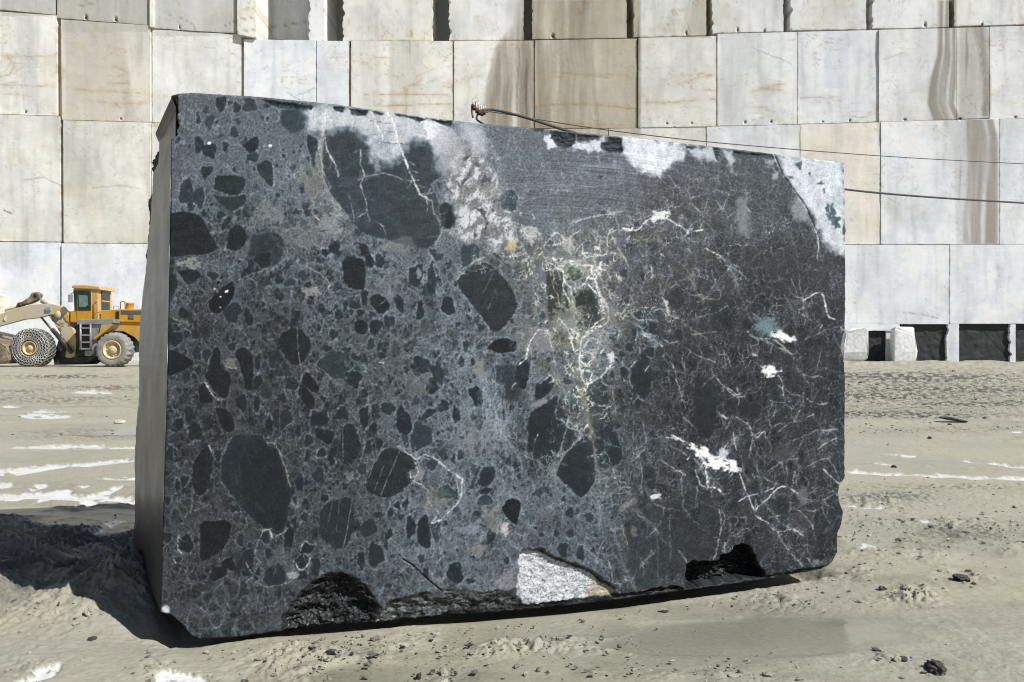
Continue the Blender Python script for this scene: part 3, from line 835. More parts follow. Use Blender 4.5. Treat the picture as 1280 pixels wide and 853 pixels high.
# ---- overall tone of the groundmass (display values, turned into albedo at the end)
TONES = [(230,150,76),(300,150,80),(250,240,80),(330,220,86),(380,250,90),(240,330,72),(330,320,80),(430,300,92),(240,430,64),(330,440,66),(440,430,78),(500,380,86),(560,330,90),
         (240,560,60),(330,560,62),(420,560,66),(520,560,84),(600,520,98),(600,450,92),(260,680,64),(350,680,66),(300,760,72),(450,680,76),(540,680,88),(640,640,88),(700,620,84),(620,720,92),
         (560,640,90),(640,230,86),(700,210,100),(760,220,98),(700,270,94),(860,210,80),(920,240,72),(960,260,66),(840,290,72),(800,330,66),(900,330,60),(980,330,56),(1040,330,60),(650,320,84),(720,330,80),
         (720,430,84),(780,420,66),(860,420,56),(930,400,58),(1000,420,56),(1045,420,58),(760,520,62),(850,500,54),(940,500,54),(1020,500,60),(800,600,60),(900,620,58),(1000,600,62),(1040,560,60),(780,690,66),(860,680,58),(960,680,58),(1030,660,52),(690,560,74),(740,640,80)]
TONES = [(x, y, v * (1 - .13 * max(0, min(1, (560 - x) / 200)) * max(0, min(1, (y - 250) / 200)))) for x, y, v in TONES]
num = np.zeros(SX.shape); den = np.zeros(SX.shape)
for x, y, v in TONES:
    w = 1 / (((SX - x) ** 2 + (SY - y) ** 2) / 900 + .35) ** 1.6
    num += w * v; den += w
TONE = num / den
TONE *= 1 + .12 * fbm(SX / 60, SY / 60, 4, 11) + .10 * fbm(SX / 14, SY / 14, 4, 12)
# felted web of pale threads between the fragments
web = np.abs(fbm(SXW / 11, SYW / 13, 3, 14)); web2 = np.abs(fbm(SXW / 26 + .3 * fbm(SX / 40, SY / 40, 2, 5), SYW / 34, 3, 15)); web3 = np.abs(fbm(SXW / 6, SYW / 6, 2, 16))
TONE += 24 * sstep(.06, .0, web) * (.4 + .6 * sstep(-.2, .3, fbm(SX / 50, SY / 50, 2, 6))) + 30 * sstep(.035, 0, web2) + 13 * sstep(.06, 0, web3)
rw = sstep(640, 760, SX) * sstep(250, 330, SY + .12 * (SX - 640))
TONE += rw * (34 * sstep(.05, 0, np.abs(fbm(SXW / 16, SYW / 22, 4, 94, .6))) * sstep(-.1, .35, fbm(SX / 45, SY / 45, 3, 95)) + 22 * sstep(.06, 0, np.abs(fbm(SXW / 8, SYW / 10, 3, 96))) * sstep(0, .4, fbm(SX / 60, SY / 60, 3, 97)))
grain = fbm(SX / 2.4, SY / 2.4, 2, 17)
TONE *= 1 + .20 * grain
pep = fbm(SX / 1.9, SY / 2.3, 2, 91)
TONE *= 1 - .42 * sstep(.28, .5, pep)
TONE += 30 * sstep(.34, .6, fbm(SX / 2.1, SY / 2.1, 2, 92)) * (.3 + .7 * sstep(-.1, .4, fbm(SX / 35, SY / 35, 3, 93)))
STR = 0 * TONE
COLR = np.zeros(SX.shape + (3,)); COLR[:] = (.915, 1.0, 1.072)
# olive and rusty warmth near the pale veins
wz = np.exp(-(((SX - 720) / 60) ** 2 + ((SY - 400) / 110) ** 2)) * .9 + np.exp(-(((SX - 840) / 60) ** 2 + ((SY - 320) / 70) ** 2)) * .6 + .5 * np.exp(-(((SX - 410) / 40) ** 2 + ((SY - 230) / 60) ** 2))
wz *= sstep(-.3, .4, fbm(SX / 30, SY / 30, 3, 19))
COLR += wz[..., None] * np.array([.09, .04, -.12])

slab = np.exp(-(((SX - 760) / 150) ** 4 + ((SY - 215) / 62) ** 4))
COLR += slab[..., None] * np.array([.022, .0, .012])
TONE *= 1 - .10 * slab

def lay(sl, a, v, col=None):
    TONE[sl] += (v - TONE[sl]) * a
    if col is not None:
        COLR[sl] += (np.array(col) - COLR[sl]) * a[..., None]

R_ = np.random.default_rng(5)
def ell(cx, cy, rx, ry, rot, v, soft=.8, rim=0.0, opac=1.0, col=(.82, 1.0, 1.12), lob=.12):
    m = max(rx, ry) * 1.35
    s = win(cx - m, cx + m, cy - m, cy + m, 4)
    if s is None: return
    x = SXW[s] - cx; y = SYW[s] - cy
    c_, s_ = math.cos(rot), math.sin(rot)
    u = (x * c_ + y * s_) / rx; w = (-x * s_ + y * c_) / ry
    th = np.arctan2(w, u)
    p = R_.uniform(0, 6.28, 3)
    k = 1 + lob * np.sin(2 * th + p[0]) * .6 + lob * np.sin(3 * th + p[1]) + lob * .6 * np.sin(5 * th + p[2])
    q = (np.abs(u) ** 2.3 + np.abs(w) ** 2.3) ** (1 / 2.3)
    d = (q * k - 1) * min(rx, ry)
    if rim:
        r = np.exp(-((d - .9) / 1.0) ** 2) * (.3 + .7 * sstep(-.3, .4, fbm(SX[s] / 8, SY[s] / 8, 2, 23)))
        TONE[s] += rim * r
    d = d + .8 * fbm(SX[s] / 3.2, SY[s] / 3.2, 3, 29)
    a = sstep(soft * .85, -soft * .85, d) * opac * (.80 if max(rx, ry) < 9 else .94) * np.clip(.96 + .55 * fbm(SX[s] / 7, SY[s] / 7, 4, 30, .6), .35, 1)
    inner = .88 * v * (1 + .16 * fbm(SX[s] / 9, SY[s] / 7, 3, 24) + .15 * grain[s])
    lay(s, a, inner, col)

def poly(z, pts, v, soft=.9, rim=0.0, opac=1.0, col=(.82, 1.0, 1.12), band=0.0, smooth=True):
    P = zp(z, pts)
    if smooth:
        P = catmull(P + [P[0]], 3)[:-1]
    P = np.array(P)
    s = win(P[:, 0].min(), P[:, 0].max(), P[:, 1].min(), P[:, 1].max(), 6 + soft)
    if s is None: return
    d = poly_sd(SXW[s], SYW[s], P)
    if rim:
        TONE[s] += rim * np.exp(-((d - .9) / 1.1) ** 2) * (.3 + .7 * sstep(-.3, .4, fbm(SX[s] / 9, SY[s] / 9, 2, 25)))
    d = d + 1.0 * fbm(SX[s] / 3.4, SY[s] / 3.4, 3, 29)
    a = sstep(soft * .8, -soft * .8, d) * opac * np.clip(.98 + .35 * fbm(SX[s] / 12, SY[s] / 12, 5, 30, .62), .5, 1)
    inner = .90 * v * (1 + .2 * fbm(SX[s] / 18, SY[s] / 12, 5, 26, .6) + .16 * grain[s] + band * fbm(SX[s] / 60, SY[s] / 3.5, 3, 27))
    inner = inner + 12 * sstep(.025, 0, np.abs(fbm(SX[s] / 25, SY[s] / 40, 3, 28))) + 9 * sstep(.05, .0, np.abs(fbm(SX[s] / 7, SY[s] / 9, 4, 21, .6))) * sstep(0, .35, fbm(SX[s] / 22, SY[s] / 22, 2, 22)) + 4 * pep[s]
    lay(s, a, inner, col)

def E(z, items, v=42, **k):
    x0, y0, s = ZN[z]
    for it in items:
        cx, cy, rx, ry = it[:4]
        rot = math.radians(it[4]) if len(it) > 4 else 0
        vv = it[5] if len(it) > 5 else v
        ell(x0 + cx / s, y0 + cy / s, rx / s, ry / s, rot, vv, rim=k.get('rim', 12 + 15 * R_.random()), **{a: b for a, b in k.items() if a != 'rim'})

# ---- scattered small fragments
def scatter(n, fx, fy, sx, sy, rmin, rmax, v0, v1, op=.9, lim=None):
    for _ in range(n):
        x = R_.normal(fx, sx); y = R_.normal(fy, sy)
        if not (203 < x < 1055 and 118 < y < 800): continue
        if lim and not lim(x, y): continue
        r = rmin * (rmax / rmin) ** (R_.random() ** 2.1)
        ell(x, y, r, r * R_.uniform(1.0, 1.7), R_.normal(0, .5), R_.uniform(v0, v1), soft=.55, opac=R_.uniform(.65, op), rim=5 * R_.random(), lob=.14)
scatter(260, 300, 250, 90, 90, 1.0, 4.0, 44, 60)
scatter(520, 330, 470, 105, 130, 1.0, 5.0, 34, 52)
scatter(300, 290, 620, 75, 90, 1.0, 5.0, 32, 48)
scatter(240, 480, 440, 80, 90, 1.1, 5.0, 38, 54)
scatter(200, 520, 640, 120, 70, 1.0, 4.0, 40, 56)
scatter(160, 700, 480, 60, 90, 1.0, 4.5, 38, 54)
scatter(150, 850, 480, 110, 120, 1.2, 6.0, 36, 48, .75)
scatter(60, 960, 560, 60, 80, 2, 7.0, 38, 50, .7)
scatter(2300, 360, 480, 130, 170, .55, 1.9, 26, 46, 1.0)
scatter(900, 560, 560, 200, 120, .55, 1.7, 28, 46, 1.0)
# rounded grains packed in the groundmass, with pale threads running between them
for sc_, sd_, k_, thr in ((17, 1, .17, .30), (8.5, 2, .20, .34), (4.6, 3, .20, .40)):
    ax = SXW + .25 * sc_ * fbm(SX / (2.2 * sc_), SY / (2.2 * sc_), 2, 60 + sd_); ay = SYW + .25 * sc_ * fbm(SX / (2.2 * sc_), SY / (2.2 * sc_), 2, 70 + sd_)
    f1, f2 = voro(ax / sc_, ay / (sc_ * 1.3), sd_)
    edge = f2 - f1
    msk = sstep(-.12, .3, fbm(SX / (5 * sc_), SY / (5 * sc_), 3, 80 + sd_)) * sstep(250, 340, SY + .2 * np.abs(SX - 560))
    rightish = sstep(690, 780, SX)
    TONE *= 1 - k_ * 1.25 * msk * sstep(.10, .34, edge) * sstep(.62, .35, f1) * (1 - .35 * rightish)
    th = (.03 + .05 * sstep(-.2, .5, fbm(SX / 12, SY / 12, 3, 90 + sd_)))
    TONE += msk * sstep(th, th * .2, edge) * (14 + 34 * sstep(.0, .45, fbm(SX / 26, SY / 30, 4, 100 + sd_))) * (.7 + 1.5 * rightish)
# brushed fibres flowing down the middle and along the right half
fx_ = SX + .45 * (SY - 540) * sstep(520, 700, SY)
fib = np.abs(fbm(fx_ / 3.2 + 2 * fbm(SX / 40, SY / 70, 3, 111), SY / 46, 4, 112, .6))
TONE += 34 * sstep(.06, 0, fib) * np.exp(-(((SX - 625 - .22 * (SY - 560)) / 42) ** 2 + ((SY - 560) / 110) ** 2))
fib2 = np.abs(fbm(SX / 7 + .12 * SY / 7 + 2.2 * fbm(SX / 60, SY / 60, 3, 113), SY / 38, 5, 114, .62))
TONE += sstep(700, 800, SX) * sstep(280, 380, SY) * (40 * sstep(.045, 0, fib2) * sstep(-.15, .3, fbm(SX / 50, SY / 50, 3, 115)))
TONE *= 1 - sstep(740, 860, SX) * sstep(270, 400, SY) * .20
TONE *= 1 + .16 * sstep(700, 800, SX) * fbm(SX / 9, SY / 40, 4, 116)

# ---- the fragments one can tell apart
D_ = 40
E('A', [(295,75,28,35),(370,95,18,22),(435,85,34,30,0,50),(340,75,8,12),(185,150,11,28),(240,165,22,35,0,62),(360,215,19,27,-20,48),(278,165,9,11),(188,275,18,42,0,44),(240,302,34,36,0,44),(315,285,14,26),(450,335,28,22,0,44),(225,405,30,25,0,42),
        (130,510,38,58,0,52),(190,530,28,45,0,54),(430,600,28,28,0,46),(295,615,20,17),(320,655,13,36,35,42),(740,280,28,45,0,46),(745,355,9,32,0,48),(840,770,24,30),(660,600,14,12),(715,605,16,16),(690,500,10,14),(570,520,10,12),(520,150,8,9),(600,330,9,10),(455,395,7,8),(360,395,10,14),(520,640,12,10),(150,578,22,18,0,50),(380,605,14,15),(800,800,16,18)], 44)
poly('A', [(400,275),(465,235),(477,275),(465,305),(430,312)], 40, rim=9)
poly('A', [(258,490),(268,440),(300,425),(400,430),(412,470),(388,505),(340,518)], 44, col=(.8,1.02,1.05), rim=12, band=.12)
poly('A', [(262,525),(370,527),(412,515),(412,560),(345,596),(290,560)], 50, col=(.8,1.02,1.06), rim=8)
poly('A', [(472,370),(510,350),(545,370),(550,440),(540,478),(505,450),(475,410)], 50, col=(.82,1.02,1.07), rim=9)
poly('A', [(40,610),(110,600),(190,620),(240,700),(278,770),(240,802),(130,812),(40,805)], 36, rim=9, band=.22)
poly('A', [(338,690),(375,662),(412,695),(418,745),(372,787),(325,770)], 37, rim=11)
poly('A', [(590,110),(585,170),(640,215),(700,195),(715,120),(690,100)], 60, soft=2.5)
poly('A', [(445,715),(560,705),(605,760),(560,860),(440,850)], 48, soft=3, opac=.85)
poly('B', [(100,205),(170,185),(270,195),(330,195),(420,190),(520,220),(600,260),(672,370),(662,430),(615,470),(655,560),(665,690),(600,775),(480,760),(380,730),(270,690),(200,600),(125,500),(92,400)], 58, soft=1.4, rim=14, col=(.86,1.0,1.11), band=.14)
E('B', [(695,622,41,62,0,44)], 44, rim=34)
E('B', [(110,800,18,18),(150,775,28,30),(100,800,16,16),(300,800,18,60,-30,40),(230,840,40,24),(625,800,16,18),(650,820,24,20,0,54)], 44)
E('C', [(12,555,26,50,0,38),(295,470,40,52,0,58)], 58)
poly('C', [(60,720),(90,660),(150,700),(130,790),(80,810)], 56)
E('E', [(255,95,28,17),(350,275,38,48,0,46),(430,300,20,38,-15),(70,400,35,36),(172,378,18,22),(130,380,14,20),(180,470,17,35,0,46),(225,480,17,30,0,48),(472,520,14,40),(467,615,20,38,25),(395,712,27,35),(470,715,15,36),(143,775,22,38),(92,812,20,27),(165,840,30,28),
        (560,500,36,42,0,50),(590,790,45,48,0,46),(530,830,18,36),(770,790,42,34,20,38),(510,125,28,24,-20,50),(577,118,20,18,-30),(580,200,18,22,-30),(630,130,28,20,0,50),(485,200,15,18,0,58),(668,295,13,24),(590,690,24,18),(640,620,30,32),(350,440,22,18,-35),(160,218,10,12),
        (720,140,18,14),(690,95,20,22,0,52),(780,255,16,20),(840,380,20,26),(440,60,18,36),(500,20,40,36,0,40),(770,355,10,12),(500,235,10,14),(480,340,12,10),(610,560,22,28,0,50),(575,560,20,26,0,50),(800,740,14,16),(300,545,18,20),(125,580,20,30,0,48),(95,655,10,14),(165,585,12,15)], 40)
poly('E', [(86,75),(150,65),(197,88),(170,122),(130,137)], 36, rim=10)
poly('E', [(236,215),(290,165),(350,122),(357,185),(320,250),(275,282),(244,260)], 30, rim=14)
poly('E', [(88,270),(110,248),(140,282),(130,300),(95,296)], 38)
poly('E', [(0,70),(60,80),(85,140),(60,190),(0,200)], 42)
poly('E', [(0,455),(60,458),(110,478),(160,515),(120,552),(45,578),(0,570)], 33, rim=11)
poly('E', [(216,585),(235,540),(262,450),(290,458),(297,540),(330,560),(342,600),(330,670),(300,692),(250,640)], 35, rim=12)
poly('E', [(362,470),(400,443),(440,470),(452,520),(445,640),(420,645),(395,560)], 34, rim=14)
poly('E', [(186,650),(210,613),(232,640),(255,695),(240,712),(195,707)], 33, rim=10)
poly('E', [(270,740),(320,743),(360,800),(352,850),(312,848),(280,790)], 33, rim=12)
poly('E', [(595,370),(660,350),(715,390),(728,450),(690,520),(640,525),(595,470),(580,410)], 38, rim=10, soft=1.6)
poly('E', [(688,585),(720,568),(772,640),(755,662),(690,622)], 33, rim=14)
poly('E', [(666,655),(690,628),(748,690),(735,738),(698,720)], 36, rim=12)
E('F', [(240,30,24,30,-40),(290,25,24,32),(215,200,15,40),(385,230,18,42,-20),(465,95,33,52,0,46),(540,110,18,72,0,50),(525,165,30,30,0,48),(485,265,17,46),(620,245,32,42,0,42),(270,345,26,40,35),(337,318,25,30),(92,285,19,28,-15),(170,240,28,18,15),(195,275,18,16,-35),(122,240,12,20),
        (85,150,24,20,0,54),(70,380,20,22,0,52),(245,430,18,25,0,54),(300,485,18,17),(290,440,11,23,20),(180,497,12,12),(65,530,62,70,0,54),(165,595,38,36,0,42),(215,668,16,22),(490,535,46,40,0,44),(570,570,26,52,-20,48),(545,630,28,38,0,40),(705,440,13,28),(690,515,15,24),(740,515,10,18),
        (760,680,31,48,-12,38),(600,728,25,27),(525,765,32,20,-35),(330,740,34,28,15),(110,765,28,32),(215,780,18,52),(10,790,30,38,-20),(405,800,38,56,-10),(140,840,35,25),(260,835,20,22),(660,770,18,40),(417,552,10,17),(670,330,17,11,-25),(250,285,16,14,30),(300,95,10,12),(80,245,10,12),(150,270,10,12),(40,450,18,14),(130,455,18,14),(640,630,8,12),(450,540,12,10),(15,690,14,12),(35,725,14,16),(105,700,18,22),(280,780,11,12),(730,605,8,10),(575,465,8,11)], 41)
poly('F', [(108,30),(150,8),(212,25),(218,150),(170,162),(118,130)], 36, rim=12)
poly('F', [(168,330),(190,305),(228,325),(232,360),(205,382),(170,365)], 38, rim=12)
poly('F', [(246,200),(280,186),(337,228),(322,270),(285,280),(255,247)], 36, rim=12)
poly('P', [(570,353.5),(580,339),(603,328),(616,334),(634,353),(647,379),(637,400),(619,416),(604,399),(586,377)], 46, rim=20, col=(.85,1.0,1.10), band=.1)
poly('G', [(35,447),(60,420),(110,398),(175,420),(172,460),(90,470)], 30, rim=14)
poly('G', [(318,60),(350,28),(400,80),(420,170),(432,300),(340,312),(328,200)], 42, col=(.90,1.03,1.0), soft=1.3)
E('G', [(455,85,40,38,0,56)], rim=30, col=(.86,1.04,.98))
poly('G', [(466,200),(520,150),(562,200),(592,270),(560,350),(500,382),(460,300)], 44, col=(.88,1.03,1.02), rim=10, band=.2)
poly('G', [(180,520),(242,488),(237,580),(215,652),(173,600)], 38, rim=10)
poly('G', [(272,620),(345,583),(352,640),(300,692),(266,682)], 37, rim=16)
poly('G', [(730,530),(780,478),(822,520),(828,640),(790,692),(738,660)], 42, soft=1.6, rim=6)
poly('G', [(245,760),(340,700),(380,680),(417,800),(412,870),(238,870)], 40, soft=1.6, rim=10)
poly('G', [(518,620),(590,600),(622,700),(642,870),(545,870)], 46, soft=2, col=(.86,1.02,1.06))
poly('G', [(60,540),(170,530),(200,620),(180,700),(90,690),(60,610)], 46, soft=3, opac=.8)
E('G', [(300,300,19,26),(427,610,22,14,5),(105,768,22,26,-20),(545,415,35,42,0,52),(510,490,24,28,0,46),(588,435,18,20),(790,285,38,28,0,46),(790,340,20,32),(835,360,20,40),(650,380,27,30,0,52),(725,440,17,20),(825,465,20,25),(700,570,18,35),(765,720,14,30),(0,690,14,30),(355,475,11,13),(270,440,10,9),(440,465,12,12),(575,480,14,14),(605,590,10,16),(850,270,14,20),(750,370,12,22),(460,375,16,18),(545,490,12,14),(600,485,14,14),(520,570,18,28,0,48),(640,575,10,20),(690,480,16,14),(460,700,24,60,0,50)], 42)
E('H', [(15,260,18,25),(70,290,24,25),(20,460,30,55),(50,390,20,22),(85,385,10,22),(210,360,18,30),(260,370,16,18),(330,385,22,15),(235,435,18,20),(115,460,14,26),(80,205,24,28),(640,570,40,55,0,44),(450,620,40,60,10,44),(775,610,26,28,0,46),(885,420,20,40,0,46),(540,690,50,60,0,44),(170,130,40,50,0,44),(400,210,60,90,-15,46),(880,600,24,30,0,48),(760,800,30,30,0,46),(690,660,30,30,0,50)], 46, rim=6, opac=.55, soft=1.6)
poly('H', [(270,540),(320,520),(362,560),(368,700),(340,800),(280,790),(262,660)], 42, soft=2.5, opac=.85)
poly('I', [(157,250),(200,168),(240,163),(258,200),(247,280),(236,350),(190,387),(158,340)], 35, rim=10)
poly('I', [(298,200),(350,105),(420,93),(500,100),(560,150),(602,250),(637,370),(622,450),(592,572),(520,552),(450,500),(400,470),(340,382),(298,300)], 44, rim=10, soft=1.2)
poly('I', [(400,200),(440,130),(500,120),(560,160),(600,260),(632,370),(615,450),(588,560),(520,540),(450,490),(410,400),(395,300)], 37, soft=3, opac=.8)
poly('I', [(190,530),(240,508),(332,514),(342,570),(300,650),(207,703),(195,640)], 31, rim=12)
poly('I', [(236,780),(270,733),(320,745),(316,772),(260,803)], 34, rim=12)
poly('I', [(290,710),(345,688),(364,742),(340,747)], 34, rim=12)
poly('I', [(672,660),(700,615),(750,622),(735,655),(690,672)], 38, rim=22)
poly('I', [(648,700),(690,675),(722,690),(700,735),(660,740)], 40, rim=30)
poly('I', [(372,740),(390,680),(440,640),(455,690),(430,760),(380,765)], 41, rim=10)
poly('I', [(500,800),(520,740),(570,715),(605,745),(600,820),(540,830)], 43, rim=10)
poly('I', [(770,560),(780,470),(800,428),(860,440),(860,645),(820,622)], 50, rim=6, band=.1)
poly('I', [(820,200),(815,170),(853,120),(880,150),(850,230)], 46)
E('I', [(122,622,38,43,0,34),(85,697,17,15),(85,340,13,28),(118,315,18,25),(45,185,18,30),(170,75,31,42),(95,38,20,26),(35,590,18,26),(510,585,25,31,0,40),(623,595,22,62,3,36),(530,670,22,24),(390,600,17,28),(437,627,12,12),(435,755,20,40,-20),(470,770,13,36,15),(690,770,24,25),(675,325,21,36),(705,420,18,22),(800,400,17,17),(780,180,20,24),(720,120,22,28),(800,95,44,34,20,36),(770,20,40,30),(715,195,12,30),(770,290,24,42,0,48),(755,730,22,42,0,46),(670,75,14,26),(530,40,18,34,-15),(280,190,16,24),(245,345,12,20),(575,155,12,24,-25),(175,600,14,16),(215,780,12,10),(110,760,10,10),(160,780,16,20),(655,410,11,18),(355,450,12,18,-20),(630,300,8,14),(420,765,22,14),(700,490,18,22,0,46),(650,510,12,20),(600,210,8,12),(30,280,14,14),(130,420,22,16,0,48),(35,410,14,22)], 39)
poly('J', [(108,60),(150,38),(197,130),(187,190),(110,237),(98,160)], 42, rim=9)
poly('J', [(368,20),(430,15),(447,60),(412,97),(375,60)], 40, rim=9)
poly('J', [(228,300),(270,208),(320,158),(400,168),(467,230),(472,280),(420,342),(350,392),(290,392),(228,362)], 43, rim=18, col=(.84,1.0,1.09))
poly('J', [(0,470),(45,420),(150,398),(165,480),(160,560),(110,648),(45,612),(0,590)], 46, rim=8, soft=1.6)
poly('J', [(198,530),(250,493),(272,560),(203,585)], 50, rim=8)
poly('J', [(765,330),(790,250),(840,245),(850,290),(810,345)], 46, rim=8)
poly('J', [(470,590),(480,510),(520,480),(540,560),(530,640),(490,630)], 40, rim=10)
E('J', [(60,195,17,42,8),(235,155,15,30),(285,135,18,28),(260,60,18,28),(215,20,22,30),(490,100,55,60,0,54),(205,258,22,28,0,50),(20,398,18,18),(285,480,16,16),(340,470,13,22,25),(415,425,14,27,25),(375,435,14,18,20),(440,540,23,50),(270,675,36,58,0,44),(200,700,17,40),(322,628,11,18),(805,360,22,13),(655,760,38,48),(490,690,18,20,0,48),(515,760,14,24),(730,800,22,14),(828,585,20,34,20),(600,190,18,30,0,52),(645,210,9,15),(680,190,12,28,0,52),(610,370,40,34,0,62),(540,230,28,30,0,50),(145,280,10,10),(85,325,10,12),(120,340,12,16),(335,575,14,24,30),(560,560,30,40,0,58),(795,660,8,10),(665,650,8,8),(800,410,36,24,0,60)], 40)
poly('K', [(106,450),(133,405),(186,408),(194,450),(176,528),(118,480)], 33, rim=10)
poly('K', [(240,40),(250,0),(420,0),(410,110),(372,190),(325,247),(268,190),(230,150)], 40, rim=6)
poly('K', [(373,280),(410,190),(480,120),(532,108),(553,200),(557,310),(490,397),(430,340),(398,318)], 41, rim=10)
poly('K', [(420,25),(468,60),(470,110),(398,175)], 40)
poly('K', [(558,60),(640,60),(690,200),(630,252),(572,232)], 43, soft=1.6)
poly('K', [(698,560),(740,450),(795,388),(853,420),(905,520),(905,700),(853,840),(740,800)], 50, soft=5, opac=.6, col=(.88,1.01,1.08))
E('K', [(20,365,25,14,-15),(190,293,10,12),(400,648,25,32),(488,668,17,38,0,50),(370,570,14,20),(405,405,9,16),(435,470,20,22),(472,460,8,18),(550,655,10,18),(605,655,8,14),(130,700,14,16),(270,545,9,9),(295,575,12,10),(140,220,12,24,0,56),(285,370,16,22,0,60),(560,580,14,8),(240,160,14,20),(270,195,14,16),(530,490,24,20,0,52)], 42)
poly('L', [(150,520),(190,400),(262,358),(352,420),(384,540),(345,690),(240,730),(130,760)], 48, soft=5, opac=.55, col=(.87,1.0,1.08))
E('L', [(545,370,26,60,0,46),(690,440,40,60,0,44),(600,240,30,40,0,48),(900,520,60,70,0,48),(760,110,24,28,0,46),(40,300,40,60,0,46),(470,400,30,40,0,44)], 48, rim=5, soft=3, opac=.45)

# ---- pale threads, veins and blotches
def vein(z, pts, w, v=190, col=(1.0, 1.0, .98), op=.95, wob=1.2, brk=.25, glow=.25, smooth=True, twigs=None):
    """w in photograph pixels"""
    P = zp(z, pts)
    if smooth:
        P = catmull(P, 3)
    P = np.array(P)
    s = win(P[:, 0].min(), P[:, 0].max(), P[:, 1].min(), P[:, 1].max(), 10 + w)
    if s is None: return
    k = wob * 1.9
    x = SX[s] + k * (fbm(SX[s] / 8, SY[s] / 8, 4, 31, .62) + .6 * fbm(SX[s] / 22, SY[s] / 22, 2, 33)); y = SY[s] + k * (fbm(SX[s] / 8, SY[s] / 8, 4, 32, .62) + .6 * fbm(SX[s] / 22, SY[s] / 22, 2, 36))
    d = seg_dist(x, y, P)
    wn = w * np.clip(.62 + 1.5 * fbm(SX[s] / 5, SY[s] / 5, 4, 34, .6), .05, 2.2)
    a = sstep(.5 * wn + .62, .5 * wn - .5, d)
    a *= op * np.clip(1 - brk * 3 * sstep(.02, .4, fbm(SX[s] / 8, SY[s] / 8, 3, 35)), .05, 1)
    if glow:
        fz = fbm(SX[s] / 4, SY[s] / 4, 3, 37, .6)
        TONE[s] += glow * 42 * np.exp(-(d / (1.5 * w + 2.2)) ** 2) * np.clip(.35 + 1.6 * fz, 0, 1.4)
    lay(s, np.clip(a, 0, 1), v * (1 + .14 * grain[s]), col)
    if twigs is None:
        twigs = wob > .6 and v > 120 and w >= 1.2
    if twigs and len(P) > 2:
        L = np.hypot(*np.diff(P, axis=0).T); n = int(L.sum() / 9)
        for _ in range(n):
            i = R_.integers(0, len(P) - 1)
            q = P[i] + (P[i + 1] - P[i]) * R_.random()
            t = P[i + 1] - P[i]; an = math.atan2(t[1], t[0]) + R_.choice([-1, 1]) * R_.uniform(.35, 1.3)
            ln = R_.uniform(3, 13) * (.6 + .25 * w)
            e = q + ln * np.array([math.cos(an), math.sin(an)]); m_ = (q + e) / 2 + R_.normal(0, 1.3, 2)
            vein('P', [tuple(q), tuple(m_), tuple(e)], w * R_.uniform(.3, .65), v * R_.uniform(.6, .95), col, op * R_.uniform(.5, .95), wob, .4, glow * .4, True, False)

def blotch(z, cx, cy, rx, ry, v=200, op=.9, rot=0, col=(1.0, 1.0, 1.0), rag=.9, soft=.25, sc=7):
    x0, y0, s_ = ZN[z]
    cx, cy, rx, ry = x0 + cx / s_, y0 + cy / s_, rx / s_, ry / s_
    m = max(rx, ry) * 2.6
    s = win(cx - m, cx + m, cy - m, cy + m)
    if s is None: return
    c_, n_ = math.cos(math.radians(rot)), math.sin(math.radians(rot))
    x = SX[s] - cx; y = SY[s] - cy
    q = np.hypot((x * c_ + y * n_) / rx, (-x * n_ + y * c_) / ry)
    a = sstep(1 + soft, 1 - soft, q + rag * 1.5 * fbm((x * c_ + y * n_) / sc * .75, (-x * n_ + y * c_) / sc * 1.25 + cx, 6, 38, .62)) * op
    lay(s, a, v * (1 + .10 * grain[s]), col)

def cloud(z, pts, v, op, soft, sc=9, rag=8, col=(.98, 1.0, 1.035)):
    """soft edged pale film of stone dust"""
    P = np.array(zp(z, pts))
    s = win(P[:, 0].min(), P[:, 0].max(), P[:, 1].min(), P[:, 1].max(), soft * 2 + 10)
    if s is None: return
    d = poly_sd(SX[s], SY[s], P) + rag * fbm(SX[s] / sc, SY[s] / sc, 4, 41)
    a = sstep(soft, -soft, d) * op * np.clip(.88 + .22 * fbm(SX[s] / 5, SY[s] / 5, 4, 43) + .25 * fbm(SX[s] / 16, SY[s] / 30, 3, 42), 0, 1)
    lay(s, np.clip(a, 0, 1), v * (1 + .06 * grain[s]), col)

